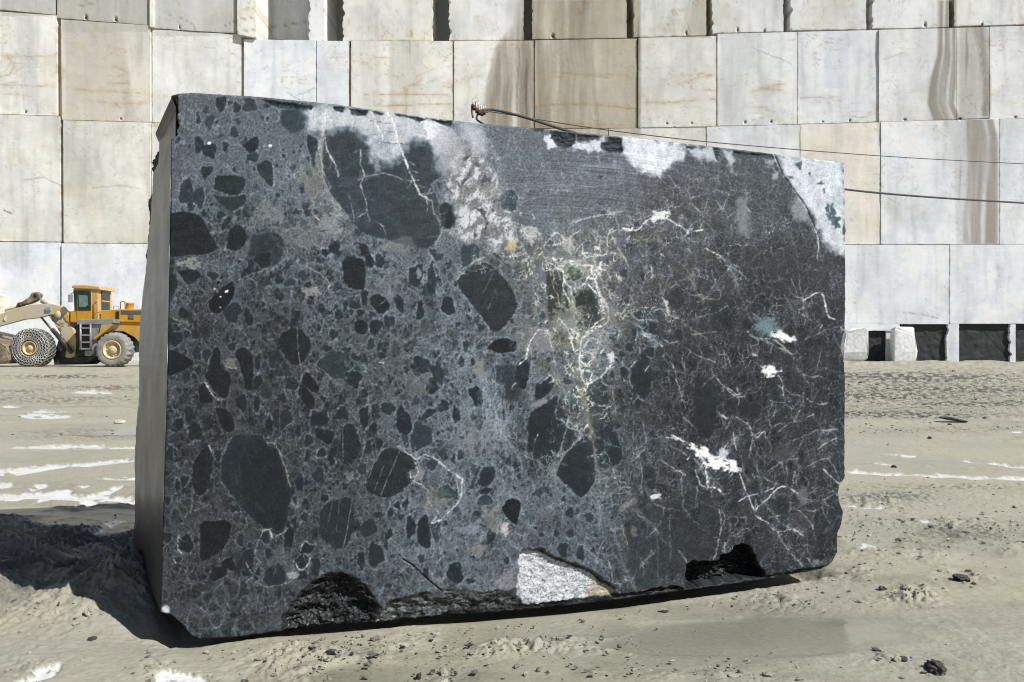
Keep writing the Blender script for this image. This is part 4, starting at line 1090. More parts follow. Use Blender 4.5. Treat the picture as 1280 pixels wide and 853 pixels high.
# pale felted zone wandering from the top centre down through the middle
for PL, wd, am in (([(590,200),(615,250),(640,300),(672,325),(700,318)], 26, .9), ([(700,318),(745,330),(757,385),(742,425),(722,470),(735,520)], 26, 1.0), ([(672,330),(690,390),(712,440),(722,480)], 30, .85), ([(662,420),(690,400),(720,420)], 20, .7), ([(720,475),(705,540),(690,580)], 14, .6), ([(735,500),(742,560),(748,610)], 14, .6), ([(760,400),(800,392),(850,400)], 18, .5), ([(640,330),(625,300),(600,330)], 16, .6), ([(750,300),(790,285),(830,270)], 20, .6)):
    P = catmull(PL, 4)
    s = win(P[:, 0].min() - wd * 2, P[:, 0].max() + wd * 2, P[:, 1].min() - wd * 2, P[:, 1].max() + wd * 2)
    d = seg_dist(SX[s] + 14 * fbm(SX[s] / 22, SY[s] / 22, 3, 131), SY[s] + 14 * fbm(SX[s] / 22, SY[s] / 22, 3, 132), P)
    zm = am * np.exp(-(d / wd) ** 2) * np.clip(.75 + 1.0 * fbm(SX[s] / 18, SY[s] / 18, 4, 133), .1, 1.3)
    lift = np.clip(112 + 26 * fbm(SX[s] / 9, SY[s] / 9, 5, 134, .62) - TONE[s], 0, 90)
    TONE[s] += lift * zm * .22
    COLR[s] += (zm * .4)[..., None] * np.array([.04, .015, -.06])
    for sc_, sd_ in ((12.5, 5), (6.5, 6)):
        ax = SX[s] + .5 * sc_ * fbm(SX[s] / sc_, SY[s] / sc_, 3, 135); ay = SY[s] + .5 * sc_ * fbm(SX[s] / sc_, SY[s] / sc_, 3, 136)
        f1, f2 = voro(ax / sc_, ay / (1.25 * sc_), sd_)
        th = .05 + .14 * np.clip(fbm(SX[s] / 9, SY[s] / 9, 4, 137, .6) + .12, 0, 1)
        ed = sstep(th, th * .25, f2 - f1) * sstep(-.12, .25, fbm(SX[s] / 16, SY[s] / 16, 4, 138, .6))
        lay(s, np.clip(ed * zm * 1.6, 0, .97), 190 + 40 * fbm(SX[s] / 6, SY[s] / 6, 3, 139), (1.0, 1.0, .97))
# countless fine threads branching through the dark right half
for _ in range(125):
    x = R_.uniform(725, 1050); y = 290 + 410 * R_.random() ** .8
    if x > 930 and y < 330: continue
    an = R_.choice([.55, .95, 1.15, 1.35, 2.4]) + R_.normal(0, .22)
    ln = R_.uniform(12, 60)
    pts = [(x, y)]
    for k in range(3):
        an += R_.normal(0, .35)
        pts.append((pts[-1][0] + ln / 3 * math.cos(an), pts[-1][1] + ln / 3 * math.sin(an)))
    vein('P', pts, R_.uniform(.5, 1.35), R_.uniform(105, 185), (.97, 1.0, 1.03), R_.uniform(.5, .95), 1.3, .45, .22, True, R_.random() < .5)

# shattered pale zone under the cable
cz = np.array(zp('C', [(40,230),(150,250),(230,330),(262,420),(275,530),(335,600),(350,700),(250,710),(180,655),(90,670),(40,640),(45,540),(0,470),(-30,380),(10,300)]))
s = win(530, 700, 165, 360)
d = poly_sd(SX[s], SY[s], cz) + 16 * fbm(SX[s] / 18, SY[s] / 22, 5, 45, .6)
zone = sstep(7, -7, d)
wqx = SX[s] + 7 * fbm(SX[s] / 20, SY[s] / 20, 3, 81); wqy = SY[s] + 7 * fbm(SX[s] / 20, SY[s] / 20, 3, 82)
n5 = fbm(wqx / 13 + wqy / 40, wqy / 20, 6, 46, .6); nv = np.abs(fbm(wqx / 12, wqy / 20, 5, 47, .6)); nf = fbm(SX[s] / 3, SY[s] / 3, 3, 83)
lay(s, zone * .8, 112 + 46 * n5 + 18 * nf, (.99, 1.0, 1.02))
lay(s, zone * np.clip(sstep(-.05, .2, n5 + .12 * nf) + .7 * sstep(.05, .0, nv), 0, 1) * .92, 182 + 26 * nf, (.97, 1.0, 1.03))
lay(s, zone * sstep(.2, .36, fbm(wqx / 11 + 5, wqy / 17, 5, 48, .6)) * .85, 66 + 20 * nf, (.95, 1.0, 1.04))
lay(s, zone * sstep(.014, 0, np.abs(fbm(wqx / 17, wqy / 30, 4, 84, .6))) * .85, np.full(SX[s].shape, 34.), (1, 1, 1))
for z, P, w in [('C', [(125,500),(150,520),(185,570),(180,620),(200,640)], 1.2), ('C', [(0,375),(40,372),(60,400)], 1.4), ('C', [(215,720),(260,760),(300,790)], 1.2)]:
    vein(z, P, w, 35, brk=.1, glow=0)
blotch('C', 310, 690, 26, 30, 150, .7, col=(1.1, 1.0, .75))

V_ = vein
V_('B', [(405,120),(440,180),(455,270),(500,370),(530,440),(560,510),(620,550)], 2.4, 190); V_('B', [(325,120),(345,160),(375,220),(385,255)], 1.5, 185); V_('B', [(100,240),(120,310),(150,370),(170,430)], 1.6, 180)
V_('B', [(275,295),(275,370),(292,430),(275,480),(305,560),(305,610),(320,640)], 1.3, 165); V_('B', [(300,430),(380,415),(450,435),(520,450)], 1.1, 150); V_('B', [(260,625),(300,605)], 1.1, 165); V_('B', [(215,510),(230,580),(240,650)], 1.6, 125, op=.7); V_('B', [(350,650),(380,670),(395,715)], 1.0, 140)
V_('B', [(620,550),(630,610),(670,680),(640,760)], 2.6, 130, op=.7); V_('B', [(600,530),(615,490)], 1.0, 160); V_('B', [(95,250),(60,350),(110,480),(125,540),(180,620)], 2.2, 122, (1.02,1.0,.92), .7); V_('B', [(140,560),(185,620)], 1.0, 150)
V_('B', [(460,265),(520,270)], 1.0, 90, glow=0); V_('B', [(105,120),(95,200),(70,300)], 1.5, 165, (1.03,1,.92), .8); V_('B', [(50,620),(75,640)], 1.2, 170); V_('B', [(150,650),(175,700),(230,760)], 2, 130, op=.6)
V_('C', [(370,470),(480,440),(620,410),(853,385)], .9, 150, wob=.3, glow=0, op=.6); V_('C', [(600,575),(700,548),(840,522)], 2.8, 172, wob=.5, op=.85); V_('C', [(480,330),(560,420)], 2.5, 120, wob=.6, op=.4); V_('C', [(200,150),(240,260),(260,330)], 1.4, 118, op=.5)
V_('C', [(465,690),(520,625),(560,650),(600,730)], 1.7, 190); V_('C', [(500,770),(540,800),(580,770),(640,760),(700,740),(770,730),(772,640),(800,600)], 1.6, 190); V_('C', [(650,720),(740,732)], 1.6, 200); V_('C', [(360,580),(380,640),(440,640),(430,600)], 1.6, 185); V_('C', [(275,525),(330,522)], 1.2, 190); V_('C', [(300,575),(350,580)], 1.0, 180)
V_('C', [(40,850),(90,800),(160,750),(230,715)], 1.6, 150, op=.8); V_('C', [(800,650),(853,750)], 1.0, 150); V_('C', [(370,300),(385,380),(350,470)], .9, 130, op=.6); V_('C', [(320,190),(350,260),(330,320)], .9, 130, op=.6); V_('C', [(800,300),(853,350)], .9, 120, op=.6); V_('C', [(580,620),(605,585)], .9, 150)
for P in ([(585,690),(600,640),(640,610)], [(420,560),(400,520)], [(560,770),(560,840)], [(600,760),(640,800),(700,790),(740,830)], [(700,740),(720,790),(700,850)], [(480,760),(500,830)], [(740,640),(735,720)], [(550,650),(575,690)]):
    V_('C', P, 1.5, 175)
blotch('C', 400, 630, 38, 36, 170, .75, rag=1.3); blotch('C', 585, 680, 26, 40, 150, .6, rag=1.2); blotch('C', 660, 800, 55, 40, 120, .5, rag=1.1)
V_('D', [(70,550),(150,555),(200,510),(270,490),(330,520),(400,560),(480,560)], 1.8, 205); blotch('D', 262, 488, 42, 26, 205, .85, -20, rag=1.2); V_('D', [(110,560),(125,545)], 3, 205); V_('D', [(490,650),(570,690)], 2.0, 200); V_('D', [(570,690),(630,770),(660,840)], 1.3, 140, op=.7); V_('D', [(310,280),(350,340),(380,362)], .9, 150); V_('D', [(648,632),(692,640)], .9, 170)
V_('D', [(1040,530),(1052,560),(1070,640),(1062,705)], 1.3, 195); V_('D', [(0,465),(70,465)], 2.0, 150, op=.6); V_('D', [(0,580),(40,560)], 1.2, 190); V_('D', [(265,680),(285,695)], 1.2, 200); V_('D', [(240,560),(300,660),(400,760),(450,850)], 1.4, 110, (1.02,1.02,.9), .6); V_('D', [(370,600),(420,640),(400,700)], 3, 104, (1.,1.05,.9), .5); V_('D', [(410,610),(460,620)], 1.2, 165)
V_('D', [(530,290),(550,315)], .9, 160); V_('D', [(900,500),(940,600),(970,760)], .9, 110, op=.6); V_('D', [(770,380),(800,600)], .8, 110, op=.5); V_('D', [(330,340),(480,350),(620,375)], .9, 125, op=.5); V_('D', [(90,615),(110,590)], 1.4, 160); V_('D', [(30,600),(110,750)], .9, 150); V_('D', [(150,640),(180,700)], .9, 150); V_('D', [(720,470),(700,440)], 1.2, 190)
W_ = lambda *ps, w=2.4, v=205, z='G': [V_(z, P, w * 1.15, v, brk=.12, glow=.55) for P in ps]
W_([(340,30),(380,60),(400,30),(450,40),(540,50),(590,70),(560,110),(590,200),(622,260),(612,330),(540,350),(500,400),(480,480),(490,560),(510,620),(580,590),(632,530),(640,480)], w=2.1, v=185)
W_([(400,60),(410,120),(440,150),(490,150),(530,100)], w=2.0); W_([(440,150),(450,220),(462,260)], [(225,490),(240,430),(280,360),(330,370),(345,440)], [(190,530),(230,490)], [(530,140),(580,210),(600,260)], [(500,400),(560,350)], [(480,490),(520,470),(547,490),(520,532),(485,510)], [(440,350),(480,380),(470,400)],
   [(380,300),(440,380),(450,460)], [(510,430),(540,400),(580,420),(600,450),(570,470),(540,460)], [(500,560),(540,560),(535,600)], [(600,240),(560,140),(540,60)], [(560,330),(600,300)], [(430,90),(400,150),(440,230)], w=1.5)
W_([(290,620),(340,580),(360,600)], [(430,780),(420,820),(450,840),(490,853)], [(480,660),(520,640)], [(720,270),(760,310),(792,310)], [(780,380),(850,412)], [(690,590),(705,612)], [(640,350),(675,365),(670,400)], [(770,340),(800,380),(850,390)], [(830,260),(853,250)], [(640,480),(690,520)], [(150,640),(170,620)], [(730,540),(760,500)], [(800,560),(820,530)], [(60,600),(100,640)], w=1.2, v=165)
W_([(380,690),(370,780),(400,800)], [(240,500),(250,600),(230,720)], [(350,440),(370,560),(420,680)], [(290,330),(270,240),(310,270)], [(540,770),(600,765)], [(640,640),(660,760)], w=1.0, v=125)
V_('G', [(495,660),(520,740),(540,853)], 7.5, 98, (1.06,1.02,.86), .6, glow=.1); V_('K', [(520,0),(545,110),(562,200),(572,260),(600,330)], 4.5, 98, (1.06,1.02,.88), .6, glow=.1)
V_('G', [(345,120),(360,160),(380,200),(385,240)], 1.0, 150, (1.15,1.05,.6)); blotch('G', 440, 300, 70, 60, 140, .45, rag=1.3, col=(1.04,1.02,.92)); blotch('G', 560, 420, 70, 70, 130, .45, rag=1.4); blotch('G', 310, 420, 50, 60, 125, .5, rag=1.2); blotch('G', 635, 490, 16, 26, 190, .9); blotch('G', 640, 270, 40, 70, 115, .4, rag=1.1); blotch('G', 285, 715, 40, 14, 120, .8, -20)
for i in range(26):      # brushed pale streaks fanning down the middle
    x = R_.uniform(0, 120); V_('G', [(x, 560 + R_.uniform(-40, 120)), (x * .9 + R_.uniform(-10, 20), 720), (x * .9 + R_.uniform(0, 50), 853 + R_.uniform(-40, 120))], R_.uniform(.8, 1.8), R_.uniform(105, 135), (.95,1.0,1.06), .6, glow=.1)
V_('H', [(105,120),(125,150),(150,210),(210,235)], 1.7, 170); V_('H', [(0,300),(60,320),(110,360)], 1.5, 160); V_('H', [(60,190),(100,180),(130,215)], 1.2, 160); V_('H', [(235,30),(270,80),(300,130),(390,132)], 1.2, 135, (1.03,1.02,.88)); V_('H', [(520,290),(560,320),(650,330),(700,370),(740,400)], 1.6, 165); V_('H', [(770,10),(782,90),(790,140),(800,260)], 1.0, 125)
V_('H', [(790,140),(850,105),(880,100),(895,140),(910,210),(945,232)], 1.5, 200, wob=.6); V_('H', [(882,100),(895,140),(908,205)], 2.4, 210, wob=.5); V_('H', [(970,270),(1000,300)], 1.3, 165); V_('H', [(270,400),(370,440)], 1.2, 150); V_('H', [(155,440),(190,560),(220,660)], 1.2, 150); V_('H', [(340,470),(410,560),(460,600),(490,610)], 1.2, 165); V_('H', [(130,800),(240,832)], 1.6, 170); V_('H', [(420,560),(480,600),(470,560)], 1.1, 165); V_('H', [(690,540),(695,600)], 1.3, 180)
V_('H', [(380,680),(420,712),(400,690)], 1.6, 180); V_('H', [(250,300),(300,300),(380,290)], 1.2, 130); V_('H', [(700,110),(740,180)], .9, 110); V_('H', [(760,460),(800,500),(880,510)], 1.3, 125); V_('H', [(520,730),(560,800),(600,770)], 1.6, 165); V_('H', [(440,0),(500,140),(545,240)], 3, 92, (1.02,1.02,.92), .6); V_('H', [(880,770),(960,760)], 1.2, 150); V_('H', [(800,210),(850,260)], .9, 115); V_('H', [(570,320),(700,380),(740,400)], 1.2, 140)
V_('H', [(420,760),(450,700),(520,740)], 1.3, 140); V_('H', [(640,640),(620,700),(640,760)], 1.0, 120); V_('H', [(860,460),(880,380)], 1.0, 120); V_('H', [(740,820),(860,770)], 1.2, 130); V_('H', [(300,560),(360,500)], 1.0, 120); V_('H', [(0,320),(0,420)], 1.2, 140); V_('H', [(200,240),(330,330)], 1.0, 120); V_('H', [(140,20),(105,120)], 1.2, 120)
blotch('H', 690, 312, 48, 20, 215, .95, 18, rag=1.1); blotch('H', 615, 262, 52, 40, 122, .75, 0, col=(.78,1.02,1.04), rag=.7, soft=.5); blotch('H', 630, 478, 36, 24, 215, .95, rag=1.1); blotch('H', 555, 400, 14, 10, 170, .8); blotch('H', 130, 150, 7, 20, 180, .8)
blotch('L', 300, 180, 44, 24, 215, .95, 35, rag=1.2); blotch('L', 372, 228, 52, 28, 215, .95, 10, rag=1.2); blotch('L', 450, 245, 32, 22, 215, .9, 25, rag=1.2); blotch('L', 405, 180, 22, 26, 190, .8, rag=1.1)
V_('L', [(260,150),(310,215),(330,260)], 2.2, 205); V_('L', [(340,190),(420,215),(480,275)], 2.4, 210); V_('L', [(400,200),(410,150),(430,130)], 1.4, 185); V_('L', [(250,180),(230,215)], 1.4, 180); V_('H', [(600,495),(640,470),(670,500),(690,540)], 1.6, 190); V_('H', [(560,440),(600,470)], 1.2, 160); V_('L', [(150,95),(200,120),(240,140),(290,180)], 2.2, 205); V_('L', [(320,230),(322,300),(330,340),(370,350),(420,392)], 3.0, 210); V_('L', [(270,265),(290,330),(320,350)], 1.5, 190); V_('L', [(485,285),(500,330),(520,380),(555,460)], 1.6, 190, wob=.6); V_('L', [(555,460),(620,400),(690,340),(765,376)], 1.9, 185, wob=.8); V_('L', [(555,480),(620,520),(670,565),(740,548),(800,590)], 1.5, 175); V_('L', [(670,570),(720,650),(790,730)], 1.2, 150); V_('L', [(620,270),(690,220),(770,205)], 1.2, 135)
V_('L', [(860,165),(905,130),(952,110)], 1.7, 150); V_('L', [(890,260),(940,310),(992,342)], 1.5, 185); V_('L', [(890,70),(945,68)], 1.4, 150); V_('L', [(385,450),(392,540),(372,660),(355,692)], 1.3, 155); V_('L', [(400,460),(412,500),(390,545)], 1.0, 140); blotch('L', 78, 390, 22, 9, 195, .9, rag=1.2); V_('L', [(430,490),(520,495)], 1.1, 125); V_('L', [(630,490),(682,484)], 1.3, 160); V_('L', [(540,95),(600,75),(610,110)], 1.5, 165); V_('L', [(800,250),(870,215),(930,200)], 1.1, 135)
V_('L', [(100,215),(220,290)], 1.2, 150); V_('L', [(150,262),(200,270)], 1.3, 160); V_('L', [(555,470),(560,400)], 1.0, 130); V_('L', [(540,280),(560,300)], 1.2, 150); V_('L', [(600,300),(650,330)], 1.2, 130); V_('L', [(455,80),(465,165)], 2.0, 150); V_('L', [(440,120),(500,90)], 1.2, 130); V_('L', [(530,160),(550,120)], 1.2, 140); V_('L', [(75,530),(90,700),(85,840)], 1.1, 110, op=.6); V_('L', [(145,480),(150,700)], 1.1, 110, op=.6); V_('L', [(0,740),(60,650)], 1.1, 110); V_('L', [(440,585),(500,580)], 1.0, 115); V_('L', [(770,550),(790,590)], 1, 140)
blotch('L', 790, 390, 26, 50, 96, .7, rag=.5, soft=.4); blotch('L', 700, 180, 60, 40, 76, .5, rag=.8); blotch('L', 780, 500, 60, 50, 74, .5, rag=.8)
V_('J', [(385,150),(430,185),(470,210),(500,190),(560,205),(620,260),(692,305)], 1.9, 185); V_('J', [(688,305),(685,370),(660,430),(590,500),(540,520)], 1.8, 190); V_('J', [(465,230),(472,280),(440,300),(435,275)], 2.0, 185); V_('J', [(450,310),(520,360),(530,420),(575,470),(540,520)], 1.6, 180); V_('J', [(385,175),(330,300),(295,385)], 1.0, 115, wob=.3, glow=0); V_('J', [(310,240),(265,360)], .8, 100, wob=.3, glow=0); V_('J', [(110,60),(112,220)], 1.0, 105, wob=.3, glow=0); V_('J', [(155,410),(130,560),(110,642)], 1.0, 120, wob=.3, glow=0)
V_('J', [(235,300),(270,210),(320,150)], 1.2, 115); V_('J', [(60,420),(30,560)], .7, 95, wob=.3, glow=0); V_('J', [(95,410),(80,560)], .7, 95, wob=.3, glow=0); V_('J', [(420,440),(500,440),(540,450)], 1.0, 130); V_('J', [(520,470),(550,620),(545,680)], .9, 130); V_('J', [(455,150),(470,210)], 1.0, 150); V_('J', [(600,280),(590,360)], 1.2, 110, op=.5); V_('J', [(660,290),(672,380)], 1.4, 170); V_('J', [(330,610),(390,660),(400,700)], 2.2, 118, op=.6); V_('J', [(180,60),(215,130),(190,240)], 1.0, 110); V_('J', [(750,330),(790,250),(850,240)], 1.0, 130); V_('J', [(580,545),(575,600)], .9, 120)
blotch('J', 720, 550, 60, 22, 126, .55, rag=1.1, col=(.95,1,1.1)); blotch('J', 760, 650, 40, 30, 118, .6, rag=1.0, col=(1.04,1,.95)); blotch('J', 570, 400, 60, 60, 96, .4, rag=.9, col=(1.02,1.02,.95)); blotch('J', 150, 285, 24, 20, 125, .5, rag=1.1); blotch('J', 470, 285, 34, 34, 130, .5, rag=1.1); blotch('J', 740, 120, 40, 100, 112, .4, rag=.9)
V_('K', [(430,20),(405,110),(380,180),(330,245)], 1.8, 120); V_('K', [(480,110),(410,190),(375,240)], 1.6, 122); V_('K', [(420,20),(490,80),(480,115)], 1.5, 150); V_('K', [(280,90),(262,130)], 1.4, 165); V_('K', [(80,20),(130,110),(200,180),(330,250),(400,330),(482,395)], 1.2, 108, wob=.5); blotch('K', 118, 545, 22, 34, 180, .75, rag=1.2, col=(1.05,1,.93)); blotch('K', 842, 392, 18, 9, 190, .8, rag=1.1); V_('K', [(690,530),(705,590),(722,645)], 1.3, 120, (1.08,1.02,.85)); V_('K', [(565,310),(640,300),(720,270)], 1.0, 120)
V_('K', [(100,260),(120,350),(80,390)], 1.0, 130); V_('K', [(560,370),(580,440),(575,540)], 1.2, 125); V_('K', [(700,440),(745,400)], 3, 112, op=.6); V_('K', [(640,540),(690,700),(740,830)], 3, 102, op=.5); V_('K', [(630,380),(720,370)], 1.2, 130); V_('K', [(690,350),(740,340)], 1.2, 140); V_('K', [(780,720),(850,660)], 1.0, 120); V_('K', [(740,80),(745,120)], .9, 130); V_('K', [(470,100),(455,60)], 1.5, 120); blotch('K', 720, 430, 50, 20, 112, .5, -40, rag=1); blotch('K', 60, 500, 50, 60, 116, .4, rag=1, col=(1.03,1,.96)); blotch('K', 745, 560, 14, 30, 110, .5, col=(1.1,1,.85)); blotch('K', 150, 820, 80, 60, 128, .5, rag=1.2)
for i in range(16):
    x = R_.uniform(0, 130); V_('K', [(x, R_.uniform(-40, 60)), (x + R_.uniform(-20, 20), 100 + R_.uniform(-30, 60))], R_.uniform(.8, 1.6), R_.uniform(105, 130), (.95,1.0,1.06), .6, glow=.1)
V_('I', [(235,140),(255,190)], 1.6, 150); V_('I', [(88,648),(104,664)], 1.6, 185); V_('I', [(415,708),(432,750),(452,772),(430,795)], 1.2, 160); V_('I', [(485,590),(500,560),(530,555),(545,590)], 1.5, 170); V_('I', [(545,590),(600,565),(620,540)], 1.5, 130); V_('I', [(480,600),(460,660),(490,710)], 1.6, 112); V_('I', [(648,700),(665,740),(700,745),(725,690)], 1.6, 165); V_('I', [(680,655),(700,612),(745,625)], 1.0, 160); V_('I', [(300,200),(350,105)], .9, 105); V_('I', [(500,100),(520,130),(560,140),(600,230),(632,340)], 1.3, 125, (1.05,1.02,.9)); V_('I', [(290,310),(370,420),(440,500)], 1.0, 105); V_('I', [(545,790),(560,740)], .9, 120); V_('I', [(240,430),(170,460)], 1.4, 100)
V_('I', [(90,580),(85,650),(105,665)], 1.3, 140); V_('I', [(65,690),(80,712)], 1.2, 170); V_('I', [(440,780),(520,830),(640,800)], 1.4, 120); blotch('I', 640, 770, 26, 22, 150, .7, rag=1.1); blotch('I', 590, 690, 60, 50, 92, .45, rag=.9, col=(.92,1.02,1.1)); V_('I', [(845,200),(853,230)], 1.2, 140); V_('I', [(470,430),(505,470)], 6, 62, op=.35, glow=0)
V_('E', [(665,352),(668,440),(680,530)], 1.4, 105, wob=.3, glow=0); V_('E', [(218,615),(245,660),(280,700)], 1.7, 165); V_('E', [(710,50),(790,95),(822,135),(815,160)], 1.9, 135); blotch('E', 735, 172, 36, 22, 150, .6, rag=1.3, col=(1.06,1.02,.9)); V_('E', [(235,500),(228,560)], 1.0, 130); V_('E', [(45,290),(85,312),(130,322)], 1.6, 120); V_('E', [(380,115),(440,90),(540,50)], 1.4, 108); V_('E', [(320,540),(370,545)], 2.0, 125, (1.03,1.03,.9)); blotch('E', 345, 510, 24, 26, 105, .6, col=(1.02,1.03,.9), rag=1.0); V_('E', [(735,515),(800,570),(853,610)], 1.0, 120); V_('E', [(660,700),(690,580),(730,515)], 1.0, 110)
blotch('E', 322, 172, 9, 6, 235, 1, -30, rag=.3); blotch('E', 293, 198, 5, 3, 200, 1, rag=.3); blotch('E', 265, 160, 6, 4, 190, .9, rag=.4); blotch('E', 292, 250, 5, 4, 150, .9); blotch('E', 150, 35, 45, 18, 150, .5, rag=1.6, col=(1.02,1.04,.9)); V_('E', [(60,330),(150,330)], 1, 100); V_('E', [(580,740),(580,838)], .8, 95, wob=.3, glow=0); V_('E', [(615,0),(620,30)], 1.0, 130)
blotch('A', 240, 267, 9, 7, 225, 1, rag=.5); blotch('A', 535, 280, 9, 9, 205, .9, rag=.6); V_('A', [(770,250),(785,380),(825,480),(815,500)], 1.3, 150, (1.03,1,.9)); V_('A', [(700,500),(720,420)], 1.0, 130); V_('A', [(548,380),(552,470)], 1.0, 150); V_('A', [(750,620),(770,640)], 1.2, 175); blotch('A', 520, 610, 70, 60, 112, .4, rag=1.5, col=(1.02,1.02,.97)); blotch('A', 820, 670, 60, 60, 140, .5, rag=1.4); blotch('A', 690, 720, 110, 60, 96, .4, rag=1.1); blotch('A', 740, 470, 40, 70, 96, .5, rag=.8, col=(1.03,1.02,.94)); V_('A', [(120,85),(180,140)], 1.2, 110)
V_('F', [(430,500),(470,430),(520,400),(600,365),(620,350)], 1.6, 116); V_('F', [(290,235),(335,200),(380,200)], 1.0, 115); V_('F', [(665,85),(730,40),(790,15)], 1.2, 160); V_('F', [(690,30),(670,75)], 1.0, 150); V_('F', [(790,180),(840,80)], .9, 100, wob=.3, glow=0); V_('F', [(815,260),(853,160)], .8, 95, wob=.3, glow=0); V_('F', [(700,520),(760,430),(800,400),(853,390)], 1.2, 120); blotch('F', 480, 85, 12, 26, 130, .7); blotch('F', 770, 550, 24, 40, 115, .6, rag=1.1); blotch('F', 330, 120, 60, 40, 108, .4, rag=1.3); blotch('F', 470, 620, 70, 60, 84, .5, rag=.8, col=(.98,1.0,1.0)); V_('F', [(285,515),(310,520)], 1.1, 190)

# ---- films of pale dust along the upper rim
DUST = 178
cloud('B', [(5,100),(60,80),(200,90),(330,110),(400,112),(560,140),(650,150),(700,165),(720,240),(690,300),(650,320),(600,265),(520,255),(470,330),(420,370),(330,350),(300,240),(220,195),(110,215),(60,200),(20,205)], 192, .86, 8, col=(.99,1.0,1.02))
cloud('B', [(570,160),(650,160),(660,210),(600,250)], 205, .8, 2.5); cloud('B', [(100,105),(120,105),(110,170),(85,200)], 190, .6, 3); cloud('B', [(340,330),(370,340),(370,410),(345,415)], 150, .6, 4); cloud('B', [(380,740),(520,720),(545,760),(500,800),(380,790)], 108, .55, 3, col=(1,1,.98))
cloud('C', [(40,90),(150,90),(185,140),(190,250),(120,240),(60,130)], 182, .78, 7); cloud('C', [(0,110),(60,150),(90,230),(50,330),(-60,330),(-60,180)], 160, .78, 7)
cloud('C', [(450,145),(500,148),(528,190),(520,222),(490,212)], 205, .95, 2.0); cloud('C', [(600,195),(750,160),(752,232),(700,228),(600,212)], 205, .9, 3)
cloud('D', [(70,85),(160,92),(240,102),(340,122),(400,132),(392,185),(320,228),(262,288),(185,270),(110,215),(75,170)], 212, .93, 4.5); cloud('D', [(395,135),(480,140),(560,150),(556,215),(500,205),(430,182)], 182, .85, 4); cloud('D', [(575,150),(632,160),(632,245),(605,205)], 188, .85, 3)
cloud('D', [(850,175),(1000,185),(1200,205),(1212,690),(1160,675),(1090,605),(1050,500),(960,375),(890,262)], 205, .93, 6); cloud('D', [(940,385),(1000,420),(1035,520),(965,510),(935,440)], 150, .7, 5); cloud('D', [(655,400),(715,400),(722,560),(705,600),(660,580)], 120, .75, 6); cloud('D', [(785,208),(840,205),(845,232),(800,228)], 160, .8, 3); cloud('D', [(840,245),(870,260),(862,305),(840,300)], 155, .8, 2.5)
cloud('L', [(835,705),(900,700),(895,722),(840,725)], 110, .7, 2)
cloud('I', [(0,755),(18,757),(28,775),(16,790),(0,785)], 0, 0, 1)
blotch('P', 207, 763, 5, 6, 190, .9, rag=.4, soft=.5)
for z, P in [('B', [(310,225),(355,228)]), ('B', [(360,262),(440,268),(520,270)]), ('B', [(320,160),(420,175)]), ('B', [(400,212),(440,216)])]:
    V_(z, P, 1.5, 80, glow=0)
V_('B', [(405,120),(440,180),(455,270),(500,370)], 2.2, 205, glow=0); V_('B', [(325,120),(345,160),(375,220),(385,255)], 1.5, 200, glow=0)
# dark roughly broken flakes along the rim
def flake(z, pts, v=50):
    poly(z, pts, v, soft=1.0, smooth=False)
FL = [('B', [(135,88),(200,92),(190,122),(150,112)]), ('B', [(220,100),(312,110),(300,132),(260,138),(228,128)]), ('B', [(335,112),(388,120),(380,132),(345,128)]), ('B', [(440,122),(520,135),(575,150),(600,150),(560,168),(520,150),(450,136)]), ('B', [(600,150),(720,160),(710,190),(660,175)]),
      ('C', [(500,125),(620,140),(615,190),(570,222),(525,200),(498,170)]), ('C', [(740,185),(845,190),(842,238),(780,238),(742,215)]), ('C', [(405,115),(470,120),(460,138),(420,132)]), ('C', [(620,140),(740,158),(720,175),(630,182)]), ('D', [(632,155),(720,165),(840,172),(845,190),(780,195),(700,185),(640,180)]), ('D', [(395,125),(450,140),(430,150),(398,140)]), ('D', [(530,140),(570,145),(560,215),(548,200)]),
      ('A', [(490,55),(600,68),(740,85),(735,108),(600,100),(520,82)]), ('D', [(0,88),(75,92),(70,165),(0,170)])]
for z, P in FL:
    flake(z, P)
for cx, cy, rx, ry in [(1115,450,12,22),(1140,460,12,30),(1120,490,9,16),(1150,510,20,26),(1165,535,14,16),(1200,560,10,22),(970,232,14,22),(1022,276,6,8),(1080,320,12,8),(1098,358,6,14),(930,290,10,6),(928,340,8,10),(910,300,10,6),(1170,205,24,6)]:
    ell(760 + cx / 4.061, 150 + cy / 4.061, rx / 4.061, ry / 4.061, 0, 62, soft=.9, lob=.2)
V_('D', [(845,175),(870,225),(890,280),(940,350),(1000,430),(1030,490),(1050,545)], 1.7, 52, glow=0, brk=.1, wob=.5); V_('D', [(840,172),(862,235)], 1.0, 205, glow=0, wob=.4); V_('D', [(890,300),(930,340),(925,400),(945,405)], 1.4, 60, glow=0)
V_('J', [(400,695),(450,725),(490,770),(530,800),(590,850)], 1.6, 22, glow=0, brk=0, wob=.6)
# saw arcs on the right half
arc = fbm(np.hypot(SX - 640, SY - 1500) / 1.6, SX / 260, 3, 51)
sawz = np.exp(-(((SX - 760) / 120) ** 2 + ((SY - 220) / 55) ** 2)) + .35 * np.exp(-(((SX - 430) / 50) ** 2 + ((SY - 240) / 40) ** 2))
TONE *= 1 + .15 * sawz * arc
TONE += 26 * sawz * sstep(.05, 0, np.abs(fbm(np.hypot(SX - 690, SY - 900) / 9, SX / 400, 3, 52)))

